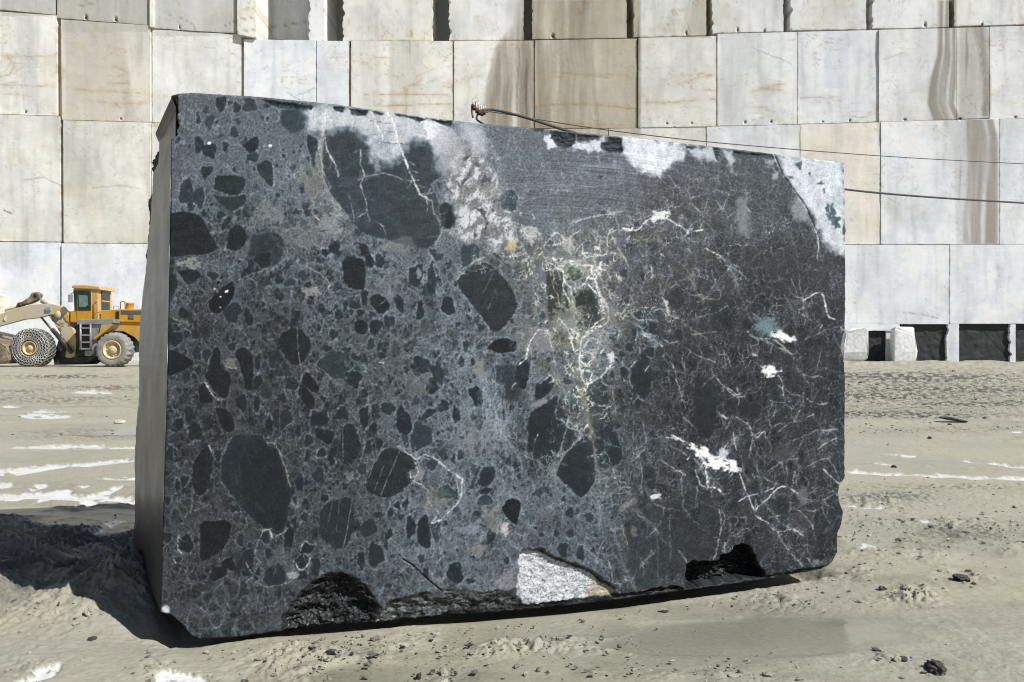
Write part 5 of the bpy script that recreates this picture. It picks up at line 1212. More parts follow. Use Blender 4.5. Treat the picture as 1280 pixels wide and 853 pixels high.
# ---- relief: broken hollows, spalls, the flaked rim
DEP = np.zeros(SX.shape); RGH = np.full(SX.shape, .62)
def hollow(z, pts, depth, rough, soft=2.0, dark=None, slope=None, sc=9):
    P = np.array(zp(z, pts))
    s = win(P[:, 0].min(), P[:, 0].max(), P[:, 1].min(), P[:, 1].max(), 14)
    d = poly_sd(SX[s] + 3 * fbm(SX[s] / 9, SY[s] / 9, 3, 53), SY[s] + 3 * fbm(SX[s] / 9, SY[s] / 9, 3, 54), P)
    a = sstep(.6, -soft, d)
    qx = SX[s] + 5 * fbm(SX[s] / 15, SY[s] / 15, 3, 85); qy = SY[s] + 5 * fbm(SX[s] / 15, SY[s] / 15, 3, 86)
    st_ = fbm(qx / (sc * 3.2) + .2 * qy / sc, qy / (sc * 1.7), 6, 55, .62)
    r = .55 * st_ + .35 * (np.abs(fbm(qx / (sc * 2), qy / (sc * 1.2), 5, 58, .6)) - .15) + .2 * (np.floor(st_ * 9) / 9 - st_)
    fac = 1.0
    if slope is not None:
        fac = np.clip(slope(SX[s], SY[s], d), 0, 1.5)
    DEP[s] = np.maximum(DEP[s] * (1 - a), 0) + a * np.maximum(depth * fac + rough * r * 1.9, 0)
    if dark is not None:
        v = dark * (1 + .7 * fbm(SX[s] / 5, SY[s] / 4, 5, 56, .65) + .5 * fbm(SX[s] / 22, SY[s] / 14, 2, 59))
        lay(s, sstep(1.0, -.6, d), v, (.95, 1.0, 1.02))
    return s, d
hollow('Q', [(150,690),(160,580),(230,470),(330,340),(450,240),(560,180),(680,172),(800,210),(900,290),(970,380),(1030,460),(1060,560),(1000,660),(820,700),(600,720),(180,760)], .032, .035, 7, 38, lambda x, y, d: .35 + sstep(0, -26, d), sc=7)
s = win(345, 500, 710, 800)
blm = sstep(.12, .4, fbm(SX[s] / 3.5, SY[s] / 2.6, 4, 57, .65)) * sstep(730, 770, SY[s]) * sstep(455, 380, SX[s] + 14 * fbm(SX[s] / 9, SY[s] / 9, 2, 3)) * (DEP[s] > .008)
lay(s, blm * .8, np.full(SX[s].shape, 150.), (1.02, 1.0, .94))
hollow('P', [(470,775),(486,752),(520,742),(560,735),(610,740),(650,735),(655,775),(560,790),(470,800)], .02, .02, 3, 62, lambda x, y, d: sstep(735, 765, y), sc=8)
s = win(470, 660, 730, 790)
lay(s, .75 * sstep(.02, .4, fbm(SX[s] / 6, SY[s] / 5, 5, 58, .62)) * (DEP[s] > .006), np.full(SX[s].shape, 122.), (1.05, 1.0, .9))
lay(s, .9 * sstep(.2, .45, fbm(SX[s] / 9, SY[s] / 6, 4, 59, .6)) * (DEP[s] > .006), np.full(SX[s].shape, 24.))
CAL = [(650,690),(660,685),(676,687),(702,699),(740,713),(768,735),(773,752),(720,762),(662,768),(646,742)]
s, d = hollow('P', CAL, .017, .010, 1.2, None, lambda x, y, d: .25 + .9 * sstep(60, 0, (x - 640) * -.38 + (y - 683) * 1.0 + 0) , sc=6)
cc = sstep(1.6, -3.0, d + 2.2 * fbm(SX[s] / 4, SY[s] / 4, 4, 66, .6))
cn = fbm(SX[s] / 2.6, SY[s] / 2.6, 4, 63, .65)
lay(s, cc, 172 - 105 * sstep(.05, .4, cn) - 30 * sstep(.1, .4, fbm(SX[s] / 14, SY[s] / 10, 3, 64)), (.98, 1.0, 1.03))
lay(s, cc * sstep(735, 750, SX[s] + .5 * (SY[s] - 730)) * .8, np.full(SX[s].shape, 128.), (1.08, 1.0, .84))
lay(s, cc * sstep(5.0, 3.0, -d + 0) * sstep(640, 690, SX[s]) * (SY[s] < 752) * .9 * ((SX[s] - 640) * .42 + 678 > SY[s] - 5), np.full(SX[s].shape, 20.))  # shadow below the overhanging upper edge, painted as a dark band
hollow('P', [(780,745),(800,742),(820,735),(845,733),(860,738),(858,760),(780,770)], .022, .02, 1.5, 26, sc=6)
hollow('P', [(857,742),(859,705),(866,702),(899,702),(903,694),(914,690),(919,682),(934,680),(943,692),(946,703),(956,714),(955,728),(930,750),(857,758)], .075, .035, 1.6, 24, sc=7)
hollow('P', [(560,762),(640,757),(700,752),(780,742),(860,735),(950,720),(1040,706),(1040,730),(800,775),(560,790)], .012, .012, 3, 40, None, sc=6)
hollow('P', [(212,121),(221,121),(222,150),(221,169),(212,172)], .09, .0, .8, 14)
for z, P in FL:
    hollow(z, P, .004, .008, 3, None, sc=5)
# slight unevenness of the sawn face, steps left by the saw at right
DEP += .0012 * fbm(SX / 30, SY / 30, 4, 65) + .0010 * arc * (.3 + sawz) + .0012 * np.abs(grain)
DEP += .006 * sstep(.0, 6, (SX - 1000) * .75 - (SY - 250) * 1.0 + 40) * sstep(350, 300, SY) * (SX > 960) * 0
DEP += .004 * sstep(1.2, 0, np.abs(seg_dist(SX, SY, zp('D', [(845,175),(890,280),(940,350),(1000,430),(1050,545)]))))
DEP += .006 * sstep(1.4, 0, seg_dist(SX, SY, zp('J', [(400,695),(450,725),(530,800),(590,850)])))

def sheet(img, x, y):
    fx = np.clip((x - R0X) / RST, 0, NXR - 1.001); fy = np.clip((y - R0Y) / RST, 0, NYR - 1.001)
    i = fx.astype(int); j = fy.astype(int); u = fx - i; v = fy - j
    if img.ndim == 3:
        u = u[..., None]; v = v[..., None]
    return (img[j, i] * (1 - u) + img[j, i + 1] * u) * (1 - v) + (img[j + 1, i] * (1 - u) + img[j + 1, i + 1] * u) * v

BKK = 1.16
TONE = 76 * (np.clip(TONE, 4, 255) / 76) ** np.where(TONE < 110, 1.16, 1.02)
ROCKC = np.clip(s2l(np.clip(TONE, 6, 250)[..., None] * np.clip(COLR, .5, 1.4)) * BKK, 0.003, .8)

# ---- the face plane, slightly tilted back
nrm = np.array([BD[1], -BD[0], 0.0])
LEAN = math.radians(1.3)
NF = nrm * math.cos(LEAN) + np.array([0, 0, 1]) * math.sin(LEAN)
Q3 = np.array([BQ[0], BQ[1], 0.0])
def face_pt(px, py):
    px = np.asarray(px, float); py = np.asarray(py, float)
    r = np.stack([(px - CX) / F, np.ones_like(px), -(py - HOR) / F], -1)
    c = np.array([0, 0, CAMZ])
    t = ((Q3 - c) @ NF) / (r @ NF)
    return c + r * t[..., None]

LEFT = [(214,119),(212.5,250),(209,450),(204,620),(200,766)]
BOT = [(200,766),(213,769),(227,781),(240,797),(250,800),(300,797),(350,790),(420,783),(480,779),(560,771),(650,765),(770,752),(860,740),(950,727),(1030,713)]
RIGHT = [(1056.5,203),(1058,300),(1057.5,410),(1053,428),(1052,436),(1056,448),(1057.5,480),(1057,598),(1051,606),(1048.5,617),(1051,628),(1055,640),(1053,655),(1048,668),(1048,690),(1041,703),(1030,713)]
TOP = [(214,119),(222,116.5),(240,115.5),(330,121),(420,130),(520,144.5),(600,154),(700,163),(790,172),(900,184),(970,192.5),(1000,197),(1056.5,203)]

def resample(pts, n, seed, amp):
    P = np.array(pts, float)
    L = np.concatenate([[0], np.cumsum(np.hypot(*np.diff(P, axis=0).T))]); L /= L[-1]
    t = np.linspace(0, 1, n)
    X = np.interp(t, L, P[:, 0]); Y = np.interp(t, L, P[:, 1])
    T = L[-1]
    env = np.clip(np.minimum(t, 1 - t) * 30, 0, 1)
    j = np.linspace(0, 1, n) * 60
    nx = fbm(j, j * 0 + seed, 5, seed, .6) * amp * env
    return X, Y, nx

def build_block():
    NU, NV = 1060, 720
    bx, by, bj = resample(BOT, NU, 3, 1.6); tx, ty, tj = resample(TOP, NU, 5, 1.3)
    lx, ly, lj = resample(LEFT[::-1], NV, 7, .35); rx, ry, rj = resample(RIGHT[::-1], NV, 9, 1.3)
    by = by + bj; ty = ty - np.abs(tj); lx = lx + lj; rx = rx + rj
    Bp = face_pt(bx, by); Tp = face_pt(tx, ty); Lp = face_pt(lx, ly); Rp = face_pt(rx, ry)
    s = np.linspace(0, 1, NU)[None, :, None]; t = np.linspace(0, 1, NV)[:, None, None]
    P = (1-t) * Bp[None] + t * Tp[None] + (1-s) * Lp[:, None] + s * Rp[:, None] - ((1-s)*(1-t)*Bp[0] + s*(1-t)*Bp[-1] + (1-s)*t*Tp[0] + s*t*Tp[-1])
    px = CX + F * P[..., 0] / P[..., 1]; py = HOR - F * (P[..., 2] - CAMZ) / P[..., 1]
    dep = sheet(DEP, px, py)
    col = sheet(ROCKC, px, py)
    # worn arris
    si = s[..., 0]; ti = t[..., 0]
    ed = np.minimum(np.minimum(si, 1 - si) * 2.69, np.minimum(ti, 1 - ti) * 1.8)
    dep = dep + .007 * np.clip(1 - ed / (.006 + .006 * np.abs(fbm(px / 12, py / 12, 3, 67))), 0, 1) ** 2
    V = P - NF * dep[..., None]
    V = V.reshape(-1, 3); C = col.reshape(-1, 3); G = np.full(len(V), .6)
    drk = (C.mean(1) < .012)
    G = np.where(dep.ravel() > .012, .45, G)
    Fs = [grid_faces(NV, NU)]
    print('block bottom z', Bp[0], Bp[NU // 4], Bp[NU // 2], Bp[-1], 'top', Tp[0], Tp[-1])
    # the other sides: rings running back from the rim of the face
    idx = np.arange(NV * NU).reshape(NV, NU)
    K = 46
    def side(ring, kind, uc, offs):
        nonlocal V, C, G
        base = V[ring]
        n = len(ring)
        k = np.linspace(0, 1, K)
        k = k ** 1.0
        Pn = base[None] + offs[None] * k[:, None, None]
        a = uc[None, :]; kk = k[:, None] * np.linalg.norm(offs[0])
        if kind == 'end':
            # sawn smooth near the face, breaking into a ragged back edge
            z = Pn[..., 2]
            rag = fbm(z * 3.2, z * 0 + 4, 5, 71, .6)
            lim = .93 + .10 * rag - .50 * sstep(.95, 1.75, z)
            over = sstep(0, .22, k[:, None] - lim)
            fade = sstep(1.80, 1.66, z)
            r = ridged(z * 4, kk * 5, 5, 73)
            wv = nrm_out(offs)
            Pn += wv * -(over * (.02 + .06 * (r - .4)))[..., None]
            Pn += np.array([0, .4, 0]) * 0
            Pn += offs[None] * (.022 * rag * k[:, None])[..., None]
            Pn += wv * (.003 * fbm(z * 6, kk * 2, 3, 74))[..., None]
            tone = 72 + 6 * fbm(z * 1.2, kk * 22, 4, 75) + 5 * fbm(z * 25, kk * 25, 3, 76)
            tone = tone * (1 - .22 * over) + over * 14 * fbm(z * 14, kk * 14, 5, 88, .6) - 10 * sstep(.3, .6, over * r)
            tone = tone + 3.5 * fbm(z * 2, kk * 60, 2, 89) + 11 * fbm(z * 7, kk * 7, 5, 90, .62) - 12 * sstep(.28, .5, fbm(z * 16, kk * 12, 3, 91))
            tone = tone * (1 - .38 * sstep(.50, .30, z + .05 * fbm(kk * 4, z * 4, 3, 87)))  # foot darkened: reflection of the shaded ground painted into the stone
            cc = np.stack([tone * .98, tone, tone * 1.02], -1)
            gg = .36 + .3 * over + .1 * fbm(z * 5, kk * 5, 4, 92)
        else:
            r = ridged(a * 5 + kk * 0, kk * 6, 5, 77)
            inw = np.array([0, 0, -1.0]) if kind == 'top' else np.array([0, 0, 1.0]) if kind == 'under' else -np.array([BD[0], BD[1], 0])
            Pn += inw * ((r - .30) * (.05 if kind != 'top' else .03) * np.clip(k * 8, 0, 1)[:, None] * (1 if kind != 'under' else .6) * (1 - np.exp(-(a / .10) ** 2)))[..., None]
            if kind == 'top':
                Pn += np.array([BD[0], BD[1], 0]) * (.07 * np.exp(-(a / .06) ** 2) * k[:, None])[..., None]
            tone = 52 + 18 * fbm(a * 9, kk * 9, 5, 78)
            cc = np.stack([tone * .95, tone, tone * 1.05], -1)
            gg = np.full(tone.shape, .65)
        o = len(V)
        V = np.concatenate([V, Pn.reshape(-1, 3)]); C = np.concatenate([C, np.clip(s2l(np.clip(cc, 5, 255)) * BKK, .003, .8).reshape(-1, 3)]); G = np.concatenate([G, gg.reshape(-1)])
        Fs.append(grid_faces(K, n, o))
        return np.arange(n) + o + (K - 1) * n
    offL = np.array([-.59, .94, 0.0]); offR = np.array([-.19, .87, 0.0])
    nl = np.array([-offL[1], offL[0], 0]); nl /= np.linalg.norm(nl)
    def nrm_out(offs):
        return nl
    us = np.linspace(0, 2.69, NU)
    st = 3
    top_r = idx[-1, ::st]; bot_r = idx[0, ::st]; left_r = idx[::2, 0]; right_r = idx[::2, -1]
    of = lambda f: offL[None] * (1 - f)[:, None] + offR[None] * f[:, None]
    ft = np.linspace(0, 1, NU)[::st]
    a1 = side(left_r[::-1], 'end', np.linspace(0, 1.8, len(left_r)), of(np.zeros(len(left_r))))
    side(right_r, 'far', np.linspace(0, 1.8, len(right_r)), of(np.ones(len(right_r))))
    side(top_r[::-1], 'top', us[::st][::-1], of(ft[::-1]))
    side(bot_r, 'under', us[::st], of(ft))
    # rough back
    nb, mb = 90, 60
    u = np.linspace(0, 1, nb)[None, :]; w = np.linspace(0, 1, mb)[:, None]
    b0 = Bp[0] + offL; b1 = Bp[-1] + offR; t0 = Tp[0] + offL; t1 = Tp[-1] + offR
    b0 = b0.copy(); b1 = b1.copy(); b0[2] = b1[2] = -.02
    ins = np.array([BD[0], BD[1], 0]) * .14
    b0 += ins; t0 = t0 + ins - np.array([0, 0, .10]); t1 = t1 - ins * .5 - np.array([0, 0, .06]); b1 -= ins * .5
    Pb = ((1-w)*(1-u))[..., None]*b0 + ((1-w)*u)[..., None]*b1 + (w*(1-u))[..., None]*t0 + (w*u)[..., None]*t1
    rr = ridged(u * 9 + w * 0, w * 6, 5, 79)
    Pb = Pb + nrm * ((rr - .3) * .06)[..., None]
    tb = 50 + 16 * fbm(u * 20, w * 14, 5, 80)
    o = len(V)
    V = np.concatenate([V, Pb.reshape(-1, 3)]); C = np.concatenate([C, s2l(np.stack([tb * .95, tb, tb * 1.05], -1)).reshape(-1, 3) * BKK]); G = np.concatenate([G, np.full(nb * mb, .7)])
    Fs.append(grid_faces(mb, nb, o)[:, ::-1])
    me = np_mesh('stone_block', V, Fs, True, {'Rock': C, 'Gloss': G})
    m, nt, b = new_mat('dark_breccia_stone')
    a = attr(nt, 'Rock'); g = attr(nt, 'Gloss')
    tc = N(nt, 'ShaderNodeTexCoord')
    n1 = noise(nt, 140, 5, .7, tc.outputs['Object'])
    n2 = noise(nt, 420, 3, .6, tc.outputs['Object'])
    f = N(nt, 'ShaderNodeMath', operation='MULTIPLY')
    nt.links.new(maprange(nt, n1.outputs[0], .3, .7, .78, 1.25), f.inputs[0]); nt.links.new(maprange(nt, n2.outputs[0], .3, .7, .82, 1.2), f.inputs[1])
    nt.links.new(mul_col(nt, a.outputs['Color'], f.outputs[0]), b.inputs['Base Color'])
    nt.links.new(g.outputs['Fac'], b.inputs['Roughness'])
    b.inputs['Specular IOR Level'].default_value = .16
    bump(nt, b, n1.outputs[0], .35, .0025)
    o = link('stone_block', me, m)
    tag(o, 'huge upright dark grey breccia block with white veins, sawn face towards us', 'stone block')
    return o, m
BLOCK, ROCKM = build_block()
# ================================================================== WHEEL LOADER
LD = 38.9                                   # distance of its near side
YEL = paint('worn_yellow_paint', (.56, .29, .025), .5, .2, .8, dirt=(.42, .36, .25), dirt_amt=.5)
TAN = paint('mud_caked_yellow_paint', (.56, .37, .12), .6, .2, 1.2, dirt=(.50, .45, .34), dirt_amt=.75)
CREAM = paint('pale_rock_dust', (.60, .55, .44), .75, .15, 1.0)
BLACK = paint('greasy_black_steel', (.025, .024, .022), .5, .4, 2.0, dirt=(.16, .145, .12), dirt_amt=.3)
GREYM = paint('galvanised_grey_steel', (.30, .31, .32), .45, .2, 2.0, .3, dirt=(.2, .19, .17), dirt_amt=.4)
RUBBER = paint('mud_coated_tyre', (.20, .20, .195), .85, .25, 3.0, dirt=(.30, .29, .26), dirt_amt=.5, bumps=.3)
RUBD = paint('dark_tyre_rubber', (.045, .044, .042), .8, .3, 3.0, dirt=(.2, .19, .17), dirt_amt=.25, bumps=.3)
CHAIN = paint('bright_worn_chain', (.50, .49, .46), .4, .35, 5.0, .45)
GLASS = paint('dark_cab_glass', (.02, .035, .035), .08, .5, .6)
RIMP = paint('dusty_yellow_rim', (.62, .47, .22), .55, .2, 2.0, dirt=(.5, .44, .33), dirt_amt=.5)
BROWN = paint('brown_stained_steel', (.16, .12, .08), .55, .35, 2.0, dirt=(.36, .31, .23), dirt_amt=.35)
BAND = paint('violet_grey_band', (.10, .09, .12), .5, .2, 2.0)
BLUE = paint('pale_blue_rod', (.25, .40, .52), .3, .15, 2.0, .3)

LX0, LY0 = (95 - CX) / F * LD, LD + 1.6
LZ0 = ground_z(LX0, LD + .3)
LOADER = empty('wheel_loader', (LX0, LY0, LZ0))
tag(LOADER, 'big yellow wheel loader with chained front tyres parked before the pale quarry wall', 'wheel loader')

def lq(zx, zy, dy):
    """side drawing -> metres, relative to the loader, on a plane dy behind its near side"""
    p = at(zx / 6.563, 340 + zy / 6.563, LD + dy)
    return (p[0] - LX0, p[1] - LY0, p[2] - LZ0)
def lpoly(pts, dy):
    return [(q[0], q[2]) for q in (lq(a, b, dy) for a, b in pts)]
YO = LD - LY0
def plate(name, pts, d0, d1, mat, parent=LOADER, b=.03):
    return MB().prism(lpoly(pts, d0), YO + d0, YO + d1, b).build(name, mat, parent)
def bar(name, pts, r, mat, parent=LOADER, k=8):
    return MB().tube([lq(*p) for p in pts], r, k).build(name, mat, parent)

# rear half
hood = plate('engine_hood', [(822,402),(822,318),(985,306),(1150,306),(1420,318),(1440,420),(1440,575),(1390,590),(1145,585),(1105,540),(1010,488),(880,492),(832,500),(832,430)], .72, 2.5, YEL)
plate('name_band', [(992,316),(1415,322),(1415,352),(992,348)], .70, .725, BAND, hood, .005)
plate('grille', [(1050,351),(1096,353),(1096,392),(1050,390)], .70, .725, BLACK, hood, .005)
plate('grille', [(947,324),(977,324),(977,398),(947,398)], .70, .725, BLACK, hood, .005)
plate('ledge', [(985,398),(1440,408),(1440,418),(985,408)], .62, .72, YEL, hood, .01)
plate('counterweight', [(1390,420),(1500,425),(1510,600),(1470,640),(1385,600)], .5, 2.7, YEL)
e = lq(1060, 312, 1.3)
MB().lathe([(0,.0),(0,.21),(.05,.23),(.32,.23),(.33,.25),(.40,.25),(.42,.0)], e, 'z', 20).build('air_cleaner', YEL, LOADER)
bar('guard_rail', [(988,308,.9),(988,252,.9),(1000,244,.9),(1022,244,.9),(1028,252,.9),(1028,308,.9)], .03, GREYM)
bar('exhaust_pipe', [(1180,310,1.6),(1180,235,1.6),(1188,228,1.6)], .07, BLACK)
# cab
cab = plate('cab', [(572,415),(572,322),(606,318),(596,142),(604,128),(806,136),(812,402),(760,402),(750,420)], .72, 2.05, YEL, b=.05)
plate('roof', [(584,118),(600,107),(700,107),(816,118),(824,146),(806,146),(606,136),(588,132)], .62, 2.15, YEL, cab, .04)
plate('windscreen', [(601,152),(634,152),(628,318),(610,318)], .69, .73, GLASS, cab, .008)
dr = plate('door', [(638,146),(748,148),(752,396),(634,396),(630,320)], .685, .73, YEL, cab, .01)
plate('door_glass', [(640,152),(744,154),(746,318),(636,318)], .665, .69, GLASS, dr, .006)
q0 = lq(812, 318, .72); q1 = lq(808, 154, .72)
for y0_, y1_ in ((.98, 1.78),):
    rw_ = MB().box(q0[0] - .02, q0[0] + .012, YO + y0_, YO + y1_, q0[2], q1[2], .005).build('rear_window', GLASS, cab)
    MB().box(q0[0] + .0, q0[0] + .03, YO + y0_ - .02, YO + y1_ + .02, (q0[2] + q1[2]) / 2 - .03, (q0[2] + q1[2]) / 2 + .03, .005).build('window_bar', YEL, rw_)
bar('grab_handle', [(772,395,.66),(772,250,.66),(782,236,.66),(800,236,.66)], .025, YEL, cab)
plate('driver_seat', [(645,190),(715,195),(722,270),(700,288),(648,288)], .655, .67, paint('green_seat_cloth', (.13,.21,.17), .7), cab, .005)
bar('mirror_arm', [(604,170,.7),(582,180,.55),(574,205,.5)], .025, BLACK)
MB().box(*(lambda q: (q[0]-.05, q[0]+.09, q[1]-.12, q[1]+.12, q[2]-.3, q[2]+.12))(lq(575, 205, .5)), b=.02).build('mirror', GREYM, LOADER)
bar('hand_rail', [(752,372,.35),(790,336,.35),(806,330,.35),(840,352,.35)], .028, GREYM)
# deck, steps, mudguard
plate('deck', [(628,392),(935,386),(935,418),(900,432),(628,432)], .05, .9, GREYM)
plate('mudguard', [(828,432),(930,430),(880,476),(800,540),(770,560),(765,540),(812,500)], .05, .85, YEL)
lad = MB()
for zx in (660, 742):
    lad.tube([lq(zx, 425, .02), lq(zx + 3, 636, .02)], .055, 6)
for zy in (462, 520, 578, 632):
    lad.box(*(lambda a, c: (a[0], c[0], YO - .02, YO + .3, a[2] - .04, a[2] + .04))(lq(655, zy, .02), lq(748, zy, .02)), b=.01)
lad.build('ladder', GREYM, LOADER)
plate('step_box', [(745,432),(832,432),(806,520),(760,560),(745,560)], .15, .7, GREYM)
plate('fuel_tank', [(745,560),(800,540),(775,660),(735,690),(690,690),(690,640),(745,640)], .25, 1.0, GREYM, b=.06)
# chassis
plate('chassis', [(500,560),(640,430),(830,440),(1100,540),(1110,650),(820,690),(690,700),(560,690)], .95, 2.3, BLACK, b=.05)
plate('belly_shade', [(475,560),(560,560),(690,650),(810,690),(700,760),(440,764),(430,700)], 1.0, 2.2, BLACK, b=.05)  # underside extended as a black mass that stands for the shadow there
plate('front_frame', [(405,345),(440,320),(500,318),(556,330),(572,430),(610,470),(620,560),(610,690),(575,708),(530,700),(545,600),(500,520),(452,440)], .85, 2.35, TAN, b=.05)
plate('tower_plate', [(500,300),(556,335),(572,420),(540,400),(512,350)], .8, .86, YEL, b=.02)
# loading arms, levers and rams
arm = [(560,322),(520,285),(430,262),(335,262),(240,270),(120,300),(0,345),(-130,410),(-260,520),(-330,620),(-300,665),(-235,640),(-150,540),(-60,470),(0,446),(60,430),(200,392),(330,378),(420,352),(480,360)]
plate('loading_arm', arm, .78, .96, TAN, b=.03); plate('loading_arm', arm, 2.25, 2.43, TAN, b=.03)
MB().tube([lq(60, 385, .8), lq(60, 385, 2.4)], .16, 10).build('cross_tube', TAN, LOADER)
lev = plate('tilt_lever', [(128,275),(140,252),(175,245),(235,205),(255,172),(300,164),(330,185),(322,215),(290,240),(240,262),(185,274),(160,298),(138,296)], 1.45, 1.75, BROWN, b=.05)
for a, c in ((155, 274), (290, 195)):
    q = lq(a, c, 1.42)
    MB().lathe([(0, 0), (0, .10), (.36, .10), (.36, 0)], q, 'y', 16).build('pivot_pin', BLACK, lev)
bar('tilt_link', [(150,276,1.6),(40,310,1.6),(-90,385,1.6),(-210,490,1.6)], .11, CREAM)
bar('tilt_ram_rod', [(300,200,1.6),(372,258,1.6)], .06, BLUE)
bar('tilt_ram', [(345,238,1.6),(535,322,1.6)], .14, CREAM, k=12)
for dy in (.66, 2.5):
    bar('lift_ram_rod', [(338,372,dy),(450,505,dy)], .06, BLACK)
    bar('lift_ram', [(428,470,dy),(590,662,dy)], .12, BLACK, k=12)
q = lq(468, 352, .72)
MB().lathe([(0,0),(0,.17),(.05,.2),(.2,.2)], q, 'y', 18).build('arm_pivot', TAN, LOADER)
q = lq(395, 305, .74)
MB().box(q[0]-.14, q[0]+.16, q[1]-.05, q[1]+.1, q[2]-.1, q[2]+.1, .02).build('headlight', BLUE, LOADER)
# bucket, its heel on the mud
prof = [(-420,500),(-380,470),(-250,500),(-120,545),(-10,575),(50,610),(78,660),(84,720),(60,752),(-60,757),(-430,762),(-470,752),(-430,742),(-80,736),(20,716),(38,672),(18,630),(-40,600),(-130,570),(-260,530)]
bk = plate('bucket', prof, -.05, 3.3, BROWN, b=.02)
plate('side_cheek', [(-400,500),(-250,510),(-20,585),(50,640),(70,720),(40,745),(-420,752)], -.1, -.03, BROWN, bk, .01)

for k in range(3):
    bar('hydraulic_hose', [(400+12*k,352,.7),(430+8*k,400,.66),(470+6*k,430+6*k,.68),(520,420+14*k,.72)], .022, BLACK)
bar('grab_rail', [(930,306,.75),(930,280,.75),(975,282,.75),(975,306,.75)], .02, YEL)
def wheel(zx, zy, zr, dy, chained, tyre_mat):
    c = lq(zx, zy, dy)
    R = zr / 6.563 / F * (LD + dy)
    Wd = .74
    r0 = R * (.36 if chained else .54)
    rim = MB()
    rim.lathe([(.05,r0*1.02),(.0,r0*1.0),(.0,r0*.9),(.10,r0*.84),(.16,r0*.78),(.18,r0*.5),(.10,r0*.46),(.06,r0*.40),(.05,.0)], c, 'y', 32)
    for i in range(12):
        a = i * math.pi / 6
        rim.lathe([(0,0),(0,.03),(.06,.03)], (c[0]+math.cos(a)*r0*.62, c[1]+.12, c[2]+math.sin(a)*r0*.62), 'y', 6)
    rim.lathe([(Wd-.05,r0*1.0),(Wd-.2,r0*.8),(Wd-.2,0)], c, 'y', 24)
    w = rim.build('wheel', RIMP, LOADER)
    n = 88
    V = []; Fs = []
    prof = [(.06,r0*.98),(.015,r0*1.08),(.0,R*.62),(.0,R*.82),(.02,R*.91),(.07,R*.965),(.16,R),(.37,R*1.005),(.58,R),(.67,R*.965),(.72,R*.91),(.74,R*.82),(.74,R*.72),(.72,r0*1.08),(.68,r0*.98)]
    for i in range(n):
        a = 2 * math.pi * i / n
        for k, (o, r) in enumerate(prof):
            lug = 0
            if 4 < k < 10 and not chained:
                ph = (i + (2 if o > .37 else 0)) % 4
                lug = -.055 if ph >= 2 else 0.012
            V.append((c[0] + math.cos(a) * (r + lug), c[1] + o, c[2] + math.sin(a) * (r + lug)))
    m = len(prof)
    for i in range(n):
        for k in range(m - 1):
            Fs.append((i*m+k, i*m+k+1, ((i+1) % n)*m+k+1, ((i+1) % n)*m+k))
    t = MB().add(V, Fs, True).build('tyre', tyre_mat, w)
    if chained:
        ch = MB()
        NS = 30
        path = [(.02,R*.42),(-.01,R*.50),(-.016,R*.58),(-.018,R*.66),(-.02,R*.74),(-.02,R*.82),(.005,R*.92),(.06,R*.985),(.16,R*1.018),(.37,R*1.022),(.58,R*1.018),(.68,R*.985),(.735,R*.92)]
        for sgn in (-1, 1):
            for i in range(NS):
                a0 = 2 * math.pi * i / NS
                pts = []
                for k, (o, r) in enumerate(path):
                    zz = (k % 2) * 2 - 1
                    a = a0 + sgn * (2 * math.pi / NS) * (.5 * (k % 2)) + sgn * .0
                    pts.append((c[0] + math.cos(a) * r, c[1] + o, c[2] + math.sin(a) * r))
                ch.tube(pts, .019, 4, False)
        for o, r in ((.0, R * .45), (-.01, R * .58), (-.02, R * .72), (-.018, R * .86), (.06, R * .985)):
            pts = [(c[0] + math.cos(2*math.pi*i/48) * r, c[1] + o - .005, c[2] + math.sin(2*math.pi*i/48) * r) for i in range(49)]
            ch.tube(pts, .017, 4, False)
        ch.build('tyre_chain', CHAIN, w)
wheel(238, 626, 160, 0.0, True, RUBD); wheel(238, 626, 160, 2.55, True, RUBD)
wheel(915, 640, 142, 0.0, False, RUBBER); wheel(915, 640, 142, 2.55, False, RUBBER)
for zx, zy in ((238, 626), (915, 640)):
    bar('axle', [(zx, zy, .5), (zx, zy, 2.8)], .2, BLACK)
# ================================================================== SMALLER THINGS
import bmesh
def ico(sub):
    bm = bmesh.new(); bmesh.ops.create_icosphere(bm, subdivisions=sub, radius=1)
    V = np.array([v.co[:] for v in bm.verts]); Fc = np.array([[v.index for v in f.verts] for f in bm.faces]); bm.free()
    return V, Fc
def noise3(P, sc, seed, octv=4, gain=.55):
    return (fbm(P[:, 0] * sc + 3, P[:, 1] * sc + 7, octv, seed, gain) + fbm(P[:, 1] * sc + 11, P[:, 2] * sc + 5, octv, seed + 2, gain) + fbm(P[:, 2] * sc + 1, P[:, 0] * sc + 9, octv, seed + 4, gain)) / 1.6

def vcol_mat(name, rough, bs=.4, sc=20):
    m, nt, b = new_mat(name)
    a = attr(nt, 'Stone')
    tc = N(nt, 'ShaderNodeTexCoord')
    n = noise(nt, sc, 6, .65, tc.outputs['Object'])
    nt.links.new(mul_col(nt, a.outputs['Color'], maprange(nt, n.outputs[0], .3, .7, .75, 1.25)), b.inputs['Base Color'])
    b.inputs['Roughness'].default_value = rough
    bump(nt, b, n.outputs[0], bs, .03)
    return m
WHITEROCK = vcol_mat('broken_white_marble', .7, .5, 5)
DARKROCK = vcol_mat('broken_dark_stone', .7, .6, 4)
CLODM = vcol_mat('wet_mud_clod', .55, .6, 60)

